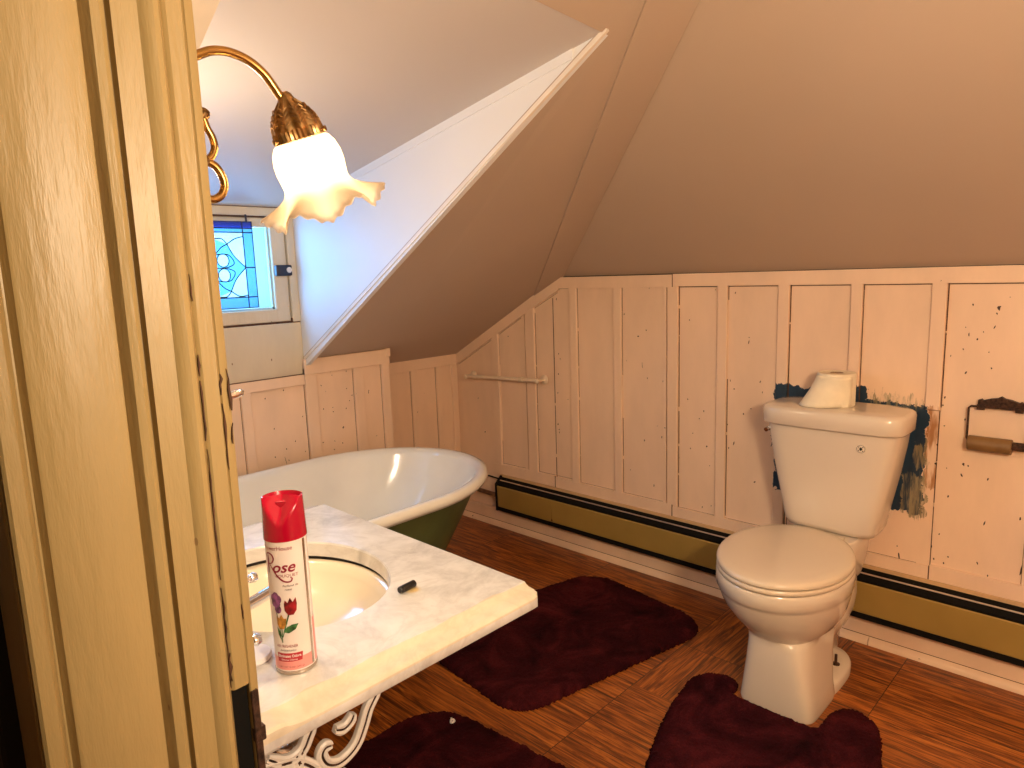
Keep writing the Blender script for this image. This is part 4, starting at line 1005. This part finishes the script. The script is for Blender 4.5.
# ------------------------------------------------------------------ air freshener can
CB = Vector((0.504, 1.008, MZ + 0.0005)); CR = 0.0325; CH = 0.229
sp = thing('spray_can', 'tall white air freshener spray can with red cap and flower print on the marble', 'spray can', CB)
bm = BM()
add_lathe(bm, [(0.0005, 0.003), (0.026, 0.003), (0.029, 0.0), (0.0325, 0.0008), (0.0333, 0.003), (0.0328, 0.006), (CR, 0.008), (CR, CH - 0.006), (0.0315, CH), (0.022, CH + 0.010), (0.0005, CH + 0.012)], CB, (0, 0, 1), 64)
link('can_body', bm, M['can'], sp, True, 35)
bm = BM(); add_lathe(bm, [(0.0300, 0.0002), (0.0330, 0.0002), (0.0337, 0.003), (0.0331, 0.0062), (0.0326, 0.0066)], CB, (0, 0, 1), 64, cap0=False, cap1=False); link('base_rim', bm, M['tin'], sp, True)
FACE = math.atan2(-CB.y, -CB.x)                 # direction from the can to the viewer
LAB = FACE - math.radians(27)                   # middle of the front label
def wrap(u, v, lift=0.0005, cen=LAB):
    u *= 1.22; v = 0.031 + (v - 0.0285) * 1.165 if v > 0.02 else v
    th = cen + u / CR                            # u grows to the viewer's right
    return CB + Vector((math.cos(th) * (CR + lift), math.sin(th) * (CR + lift), v))
def label_poly(bm, pts, lift=0.0004, cen=LAB):
    """fan with mid subdivisions so that it hugs the can"""
    vs = [bm.verts.new(Vector((u, v, 0))) for u, v in pts]; f = bm.faces.new(vs)
def wrap_bm(bm, lift, cen=LAB, cuts=3):
    bmesh.ops.triangulate(bm, faces=bm.faces)
    for _ in range(cuts):
        es = [e for e in bm.edges if abs(e.verts[0].co.x - e.verts[1].co.x) > 0.004]
        if not es: break
        bmesh.ops.subdivide_edges(bm, edges=es, cuts=1); bmesh.ops.triangulate(bm, faces=bm.faces)
    for v in bm.verts: v.co = wrap(v.co.x, v.co.y, lift, cen)
def print_poly(name, plist, mat, lift=0.0004, cen=LAB):
    bm = BM()
    for pts in plist: label_poly(bm, pts)
    wrap_bm(bm, lift, cen); return link(name, bm, mat, sp)
def print_text(name, txt, u, v, size, mat, lift=0.0007, shear=0.0, bold=0.0, xs=1.0, align='CENTER', cen=LAB):
    cu_ = bpy.data.curves.new(name, 'FONT'); cu_.body = txt; cu_.size = size; cu_.shear = shear; cu_.offset = bold; cu_.align_x = align; cu_.resolution_u = 3
    ob = bpy.data.objects.new(name, cu_); COL.objects.link(ob)
    dg = bpy.context.evaluated_depsgraph_get(); me = bpy.data.meshes.new_from_object(ob.evaluated_get(dg))
    bm = BM(); bm.from_mesh(me); bpy.data.objects.remove(ob); bpy.data.curves.remove(cu_); bpy.data.meshes.remove(me)
    for w_ in bm.verts: w_.co = Vector((w_.co.x * xs + u, w_.co.y + v, 0))
    wrap_bm(bm, lift, cen, 2)
    return link(name, bm, mat, sp)
arcpts = lambda cx, cy, rx, ry, a0=0, a1=345, n=14: [(cx + rx * math.cos(math.radians(a0 + (a1 - a0) * k / n)), cy + ry * math.sin(math.radians(a0 + (a1 - a0) * k / n))) for k in range(n + 1)]
# pink fade at the foot, seam strip of bare tin at the right
bm = BM(); add_lathe(bm, [(CR + 0.0002, 0.0085), (CR + 0.0002, 0.030)], CB, (0, 0, 1), 64, cap0=False, cap1=False)
link('pink_band', bm, M['ink_pink'], sp, True)
def strip(name, a0, a1, z0, z1, mat, lift):
    bm = BM(); add_loft(bm, [[CB + Vector((math.cos(FACE + math.radians(a)) * (CR + lift), math.sin(FACE + math.radians(a)) * (CR + lift), z)) for a in (a0 + (a1 - a0) * t / 6 for t in range(7))] for z in (z0, z1)], closed=False, cap0=False, cap1=False)
    return link(name, bm, mat, sp, True)
strip('seam_strip', 47, 57, 0.0085, CH - 0.006, M['tin'], 0.0004)
strip('back_panel_print', 57, 66, 0.0085, CH - 0.006, M['ink_white'], 0.0003)
strip('side_print', 62, 80, 0.010, 0.085, M['ink_pink'], 0.0005)
print_text('brand_text', 'PowerHouse', -0.001, 0.1835, 0.0085, M['ink_red'], xs=0.9)
# script R with a long swash, then "ose"
def stroke(bm, pts, w):
    p = catmull([(u, v, 0) for u, v in pts], 8); L = []; R_ = []
    for i, q in enumerate(p):
        t = (p[min(i + 1, len(p) - 1)] - p[max(i - 1, 0)]).normalized(); nn = Vector((-t.y, t.x, 0)); ww = w[0] + (w[1] - w[0]) * abs(math.sin(PI * i / (len(p) - 1)))
        L.append(q + nn * ww / 2); R_.append(q - nn * ww / 2)
    a = [bm.verts.new(x) for x in L]; b = [bm.verts.new(x) for x in R_]
    for i in range(len(p) - 1): bm.faces.new((a[i], b[i], b[i + 1], a[i + 1]))
bm = BM()
stroke(bm, [(-0.0165, 0.150), (-0.0155, 0.163), (-0.0150, 0.176)], (0.0012, 0.0026))
stroke(bm, [(-0.0205, 0.171), (-0.0160, 0.1785), (-0.0090, 0.1775), (-0.0060, 0.1715), (-0.0090, 0.1655), (-0.0145, 0.1640)], (0.0009, 0.0021))
stroke(bm, [(-0.0130, 0.1640), (-0.0080, 0.156), (-0.0015, 0.1465), (0.0060, 0.1395), (0.0135, 0.1385), (0.0160, 0.1425), (0.0138, 0.1445)], (0.0010, 0.0022))
wrap_bm(bm, 0.0007); link('script_initial', bm, M['ink_red'], sp)
print_text('title_text', 'ose', 0.0052, 0.1525, 0.0215, M['ink_red'], shear=0.32, bold=0.0004, xs=0.98)
print_text('bouquet_text', 'BOUQUET', 0.0095, 0.1455, 0.0056, M['ink_red'], shear=0.1, xs=1.1)
print_text('small_text', 'Perfume de', 0.0130, 0.1315, 0.0042, M['ink_black'], shear=0.2); print_text('small_text', 'rosas', 0.0100, 0.1262, 0.0042, M['ink_black'], shear=0.2)
# flowers
print_poly('stem_print', [[(-0.0030, 0.058), (-0.0018, 0.058), (0.0085, 0.090), (0.0070, 0.092)], [(-0.0050, 0.060), (-0.0038, 0.058), (-0.0090, 0.100), (-0.0102, 0.099)], [(-0.004, 0.050), (-0.0028, 0.050), (-0.0020, 0.075), (-0.0034, 0.075)]], M['leaf'], 0.0004)
print_poly('leaf_print', [[(-0.0010, 0.066), (0.0060, 0.064), (0.0150, 0.069), (0.0190, 0.0765), (0.0110, 0.0765), (0.0040, 0.073)], [(-0.0040, 0.052), (-0.0085, 0.062), (-0.0095, 0.073), (-0.0055, 0.066)], [(0.000, 0.072), (0.0035, 0.081), (0.0065, 0.086), (0.0050, 0.078)]], M['leaf'], 0.0006)
print_poly('purple_flower_print', [arcpts(-0.0085 + 0.0068 * math.cos(a) * 0.6, 0.112 + 0.009 * math.sin(a) * 0.6, 0.0048, 0.0062) for a in (0.3, 1.5, 2.8, 4.0, 5.2)] + [arcpts(-0.0060, 0.099, 0.0050, 0.0062)], M['petal_purple'], 0.0008)
print_poly('red_tulip_print', [[(0.0075, 0.0905), (0.0035, 0.097), (0.0030, 0.1070), (0.0045, 0.1125), (0.0075, 0.1085), (0.0110, 0.1155), (0.0140, 0.1090), (0.0180, 0.1150), (0.0190, 0.1060), (0.0180, 0.0965), (0.0140, 0.0905)]], M['petal_red'], 0.0008)
print_poly('amber_tulip_print', [[(-0.0055, 0.0700), (-0.0085, 0.0770), (-0.0090, 0.0890), (-0.0050, 0.0860), (-0.0020, 0.0920), (0.0010, 0.0860), (0.0045, 0.0860), (0.0035, 0.0770), (0.0005, 0.0710)]], M['petal_yellow'], 0.0009)
print_text('product_text', 'AIR FRESHENER', 0.0015, 0.0430, 0.0058, M['ink_red'], xs=0.72); print_text('small_text', 'Ambientador', 0.0030, 0.0375, 0.0040, M['ink_black'])
print_poly('banner_print', [[(-0.0130, 0.0215), (0.0200, 0.0225), (0.0215, 0.0345), (-0.0135, 0.0345)]], M['banner'], 0.0006)
print_text('banner_text', 'Eliminates Odors', 0.0035, 0.0285, 0.0056, M['ink_white'], 0.0009, bold=0.0001, xs=0.78); print_text('banner_text', 'Elimina Olores', 0.0035, 0.0238, 0.0036, M['ink_white'], 0.0009)
print_text('net_text', 'NET WT 9 OZ (255 g)', 0.0050, 0.0130, 0.0036, M['ink_red'], 0.0009)
# red cap with a scooped front
bm = BM(); rings = []; nA = 64; zc0, zc1 = CH - 0.004, CH + 0.062; CAPF = FACE - math.radians(16)
for k in range(19):
    t = k / 18; z = zc0 + (zc1 - zc0) * t; rr = 0.0338 - 0.0022 * t; r_ = []
    for j in range(nA):
        th = 2 * PI * j / nA; dth = (th - CAPF + PI) % (2 * PI) - PI
        vline = zc0 + 0.026 + 0.041 * min(1.4, abs(dth) / 1.25)          # V-shaped lower edge of the scoop
        push = max(0.0, z - vline) * 0.85 if abs(dth) < 1.4 else 0.0
        x = math.cos(th) * rr; y = math.sin(th) * rr
        fx, fy = math.cos(CAPF), math.sin(CAPF)
        r_.append(CB + Vector((x - fx * push, y - fy * push, z + (0.0015 * math.cos(dth) if k == 18 else 0))))
    rings.append(r_)
add_loft(bm, rings, True, True, False)
top = rings[-1]; cen = sum(top, Vector()) / len(top)
rings2 = [top, [cen + (p - cen) * 0.93 + Vector((0, 0, 0.0008)) for p in top], [cen + (p - cen) * 0.86 - Vector((0, 0, 0.006)) for p in top], [cen + (p - cen) * 0.3 - Vector((0, 0, 0.008)) for p in top]]
add_loft(bm, rings2, True, False, True)
cap = link('spray_cap', bm, M['red'], sp, True, 38)
bm = BM(); f = Vector((math.cos(CAPF), math.sin(CAPF), 0)); s_ = Vector((-f.y, f.x, 0)); c_ = CB + f * 0.000 + Vector((0, 0, CH + 0.047))
add_loft(bm, [[c_ + f * 0.0125 + s_ * a + Vector((0, 0, b)) for a, b in ((-0.006, -0.009), (0.006, -0.009), (0.008, 0.008), (-0.008, 0.008))], [c_ - f * 0.012 + s_ * a + Vector((0, 0, b)) for a, b in ((-0.007, -0.009), (0.007, -0.009), (0.009, 0.010), (-0.009, 0.010))]])
link('nozzle_button', bm, M['red'], cap)

# small black tube lying on the marble
TA, TB = at(399.5, 590.5, 2, MZ + 0.0075), at(414.5, 583.0, 2, MZ + 0.0075)
bm = BM(); e = (TB - TA).normalized(); L_ = (TB - TA).length
add_lathe(bm, [(0.0005, 0.001), (0.0055, 0.001), (0.0062, 0.0), (0.0072, 0.0015), (0.0074, 0.008), (0.0070, 0.0086), (0.0074, 0.0094), (0.0074, L_ - 0.002), (0.0062, L_), (0.0005, L_)], TA, e, 20)
tag(link('black_tube', bm, plain('black_rubber', (0.008, 0.007, 0.007), 0.4), None, True), 'small black plastic tube lying on the marble beside the sink', 'tube')

# ------------------------------------------------------------------ wall lamp
SY = 0.95
def sp2(px, py): return at(px, py, 1, SY)
lm = thing('wall_lamp', 'lit brass wall lamp with frilled frosted glass shade beside the door jamb', 'lamp', (0.345, SY, 1.52))
bm = BM(); add_lathe(bm, [(0.060, 0), (0.060, 0.006), (0.045, 0.014), (0.022, 0.022), (0.014, 0.03), (0.0005, 0.032)], (0.336, SY, 1.53), (1, 0, 0), 28); link('back_plate', bm, M['brass'], lm, True)
bm = BM()
arm = [(0.355, SY, 1.52), (0.362, SY, 1.575), (0.385, SY, 1.624)] + [tuple(sp2(a, b)) for a, b in ((199, 54.5), (214, 50.5), (230, 52.5), (248, 60.5), (264, 74), (275, 89), (281, 98))]
add_tube(bm, catmull(arm, 8), 0.0062, 12); link('arm', bm, M['brass'], lm, True)
bm = BM()
sc1 = [sp2(a, b) for a, b in ((203, 117), (207, 128), (212, 137), (214.5, 147), (212.5, 155), (208, 159.5))]
sc2 = [sp2(a, b) for a, b in ((208.5, 162), (216, 167), (222, 176), (224.5, 186), (221.5, 195), (214, 199.5), (206, 198))]
add_tube(bm, catmull(sc1, 6), 0.0050, 10); add_tube(bm, catmull(sc2, 6), 0.0055, 10); add_tube(bm, [sp2(207, 159), sp2(198, 158), sp2(180, 152)], 0.004, 8); add_tube(bm, [sp2(206, 198), sp2(190, 190), sp2(175, 175)], 0.005, 8)
link('scroll', bm, M['brass'], lm, True)
bm = BM(); k_ = sp2(203.5, 114); add_lathe(bm, [(0.0005, -0.008), (0.006, -0.006), (0.0085, 0), (0.006, 0.006), (0.0005, 0.008)], k_, (0.6, 0, 0.8), 14); add_tube(bm, [k_, sp2(190, 118)], 0.003, 8); link('finial', bm, M['brass_dark'], lm, True)
S0, S1 = sp2(284, 95), sp2(325.5, 207)         # shade axis
ax = (S1 - S0).normalized(); LS = (S1 - S0).length
bm = BM()
fl = lambda r, h, th: (r * (1 + 0.06 * math.cos(10 * th) * min(1, h / (0.02))), h)
add_lathe(bm, [(0.006, -0.004), (0.010, 0.0), (0.012, 0.006), (0.013, 0.012), (0.023, 0.020), (0.031, 0.032), (0.034, 0.043), (0.0350, 0.048)], S0, ax, 80, fn=fl, cap1=False)
fl2 = lambda r, h, th: (r * (1 + 0.025 * math.cos(36 * th)), h)
add_lathe(bm, [(0.0350, 0.047), (0.0365, 0.050), (0.0365, 0.063), (0.0355, 0.065), (0.031, 0.066)], S0, ax, 144, fn=fl2, cap0=False, cap1=False)
# embossed leaves
e1 = (Vector((0, 1, 0)) - ax * ax.y).normalized(); e2 = ax.cross(e1)
for k in range(10):
    th = 2 * PI * (k + 0.5) / 10
    def sp3(r, h, dt): a = th + dt; return S0 + ax * h + (e1 * math.cos(a) + e2 * math.sin(a)) * r
    add_tube(bm, [sp3(0.0115, 0.008, 0), sp3(0.0238, 0.021, 0), sp3(0.0318, 0.033, 0), sp3(0.0352, 0.044, 0)], 0.0018, 6)
    for q in range(4):
        h = 0.022 + q * 0.0065; r = (0.0250, 0.0292, 0.0328, 0.0350)[q]
        for s in (-1, 1): add_tube(bm, [sp3(r, h, 0), sp3(r - 0.0018, h - 0.0055, s * 0.24)], 0.0013, 5)
link('shade_fitter', bm, M['brass_dark'], lm, True, 50)
for k in range(3):
    bm = BM(); th = 2 * PI * k / 3 + 0.5; dvec = e1 * math.cos(th) + e2 * math.sin(th); add_tube(bm, [S0 + ax * 0.057 + dvec * 0.030, S0 + ax * 0.057 + dvec * 0.042], 0.002, 8); add_lathe(bm, [(0.0005, 0), (0.004, 0), (0.004, 0.003), (0.0005, 0.004)], S0 + ax * 0.057 + dvec * 0.041, dvec, 10)
    link('set_screw', bm, M['brass_dark'], lm, True)
# frilled shade
k_s = LS / 0.165
def frill(r, h, th):
    t = max(0.0, (h / k_s - 0.126) / 0.039); t = min(1.2, t)
    big = math.cos(6 * th - 3.25); fine = math.cos(36 * th)
    return (r * (1 + t * t * 0.085 * big + min(1, t * 1.5) * 0.012 * fine), h - t * t * (0.0100 * big - 0.0018 * fine))
prof = [(0.029, 0.056), (0.033, 0.060), (0.041, 0.066), (0.047, 0.076), (0.0505, 0.090), (0.0510, 0.104), (0.0495, 0.116), (0.0485, 0.126), (0.0495, 0.132), (0.0535, 0.139), (0.061, 0.146), (0.070, 0.153), (0.079, 0.160), (0.088, 0.168)]
bm = BM(); add_lathe(bm, [(r, h * k_s) for r, h in prof], S0, ax, 216, fn=frill, cap0=False, cap1=False)
sh = link('glass_shade', bm, M['shade'], lm, True, 80); md = sh.modifiers.new('thick', 'SOLIDIFY'); md.thickness = 0.0022
bm = BM(); add_lathe(bm, [(0.010, 0.062), (0.012, 0.075), (0.020, 0.090), (0.0235, 0.104), (0.020, 0.118), (0.010, 0.126), (0.0005, 0.128)], S0, ax, 24); link('bulb', bm, M['bulb'], lm, True)

# chrome hook tip beside the jamb
hk = at(237, 393.0, 0, 0.425); ho = Vector((0.345, hk.y, hk.z + 0.004))
bm = BM(); add_tube(bm, catmull([ho, ho + Vector((0.03, 0, 0.0)), hk + Vector((-0.012, 0, -0.002)), hk + Vector((0.010, 0, 0.001))], 6), [0.004] * 10 + [0.0045, 0.005, 0.0055, 0.006, 0.0062, 0.0060, 0.0055, 0.0045, 0.0015], 12)
add_lathe(bm, [(0.015, 0), (0.015, 0.003), (0.006, 0.006)], ho - Vector((0.0, 0, 0)), (1, 0, 0), 16, cap1=False)
tag(link('wall_hook', bm, M['chrome'], None, True), 'small chrome hook tip poking out past the cream door jamb', 'hook')

# ------------------------------------------------------------------ rugs
def rug(name, pts, label, cat='rug', h=0.022, g=0.0055, group='burgundy rugs on the bathroom floor'):
    """thick pile rug: a fine jittered grid clipped to the outline, ragged at the edge"""
    pts = [Vector((p[0], p[1])) for p in pts]; n = len(pts)
    x0, x1 = min(p.x for p in pts), max(p.x for p in pts); y0, y1 = min(p.y for p in pts), max(p.y for p in pts)
    nx, ny = int((x1 - x0) / g) + 1, int((y1 - y0) / g) + 1
    def spans(y):
        xs = []
        for i in range(n):
            a, b = pts[i], pts[(i + 1) % n]
            if (a.y > y) != (b.y > y): xs.append(a.x + (b.x - a.x) * (y - a.y) / (b.y - a.y))
        xs.sort(); return list(zip(xs[0::2], xs[1::2]))
    ins = set()
    for j in range(ny):
        for a, b in spans(y0 + (j + 0.5) * g):
            for i in range(max(0, int((a - x0) / g)), min(nx, int((b - x0) / g) + 1)):
                xc_ = x0 + (i + 0.5) * g
                if a < xc_ < b: ins.add((i, j))
    # distance to the edge in cells, up to 4
    depth = {}; ring_ = set(ins)
    for d in range(4):
        nxt = {c for c in ring_ if all((c[0] + u, c[1] + v) in ring_ for u, v in ((1, 0), (-1, 0), (0, 1), (0, -1)))}
        for c in ring_ - nxt: depth[c] = d
        ring_ = nxt
    bm = BM(); V = {}; rr = random.Random(len(label))
    def vert(i, j):
        if (i, j) not in V:
            d = min(depth.get(c, 4) if c in ins else -1 for c in ((i, j), (i - 1, j), (i, j - 1), (i - 1, j - 1)))
            x = x0 + i * g + rr.uniform(-0.45, 0.45) * g; y = y0 + j * g + rr.uniform(-0.45, 0.45) * g
            hh = h * (0.30, 0.72, 0.90, 0.97, 1.0, 1.0)[d + 1]
            hh += 0.004 * (mnoise.noise(Vector((x * 9, y * 9, 3))) + 0.6 * mnoise.noise(Vector((x * 22, y * 22, 8)))) + rr.uniform(-0.0022, 0.0022)
            V[(i, j)] = bm.verts.new((x, y, max(0.004, hh)))
        return V[(i, j)]
    for i, j in ins: bm.faces.new((vert(i, j), vert(i + 1, j), vert(i + 1, j + 1), vert(i, j + 1)))
    bd = [e for e in bm.edges if e.is_boundary]
    r = bmesh.ops.extrude_edge_only(bm, edges=bd)
    for v in r['geom']:
        if isinstance(v, bmesh.types.BMVert): v.co.z = 0.0005
    return tag(link(name, bm, M['rug'], None, True, 180), label, cat, group)
def rounded(corners, rad):
    """polygon with rounded corners"""
    out = []; n = len(corners)
    for i in range(n):
        p, a, b = Vector(corners[i]), Vector(corners[i - 1]), Vector(corners[(i + 1) % n])
        r = rad[i] if isinstance(rad, (list, tuple)) else rad
        s_, e_ = p + (a - p).normalized() * r, p + (b - p).normalized() * r
        for k in range(9): t = k / 8; out.append(tuple(s_ * (1 - t) ** 2 + p * 2 * t * (1 - t) + e_ * t * t))
    return out
rug('bath_rug', rounded([(1.368, 1.358), (2.240, 1.166), (2.345, 1.800), (1.445, 2.02)], [0.12, 0.15, 0.17, 0.12]), 'burgundy bath rug lying flat between the tub and the toilet')
r2 = [(1.345, 0.86), (1.42, 0.93), (1.549, 0.985), (1.70, 1.030), (1.828, 1.054), (1.925, 1.050), (1.978, 0.992), (1.970, 0.940), (1.935, 0.922), (1.901, 0.915), (1.896, 0.80), (1.899, 0.668), (1.935, 0.660), (1.995, 0.656), (2.045, 0.636), (2.060, 0.585), (2.020, 0.530), (1.94, 0.498), (1.85, 0.475), (1.62, 0.43), (1.48, 0.42), (1.38, 0.50), (1.34, 0.62), (1.335, 0.76)]
rug('toilet_rug', [tuple(p) for p in catmull([(x, y, 0) for x, y in r2], 8, True)], 'burgundy contour rug fitted around the front of the toilet foot')
rug('sink_rug', rounded([(0.87, 1.615), (1.255, 1.600), (1.340, 0.66), (0.885, 0.62)], [0.10, 0.16, 0.12, 0.10]), 'burgundy rug in front of the vanity, cut by the bottom edge')

# white scrap on the front rug
ps = at(451, 721, 2, 0.026)
bm = BM()
add_tube(bm, catmull([ps + Vector((0.010, 0.010, -0.001)), ps + Vector((0.002, 0.002, 0.002)), ps + Vector((-0.006, -0.006, 0.001)), ps + Vector((-0.002, -0.012, 0.003)), ps + Vector((0.006, -0.009, 0.002)), ps + Vector((0.004, -0.002, 0.005))], 5), 0.0032, 7)
tag(link('plastic_scrap', bm, M['plastic_white'], None, True), 'tiny crumpled white plastic scrap lying on the rug by the vanity', 'scrap')
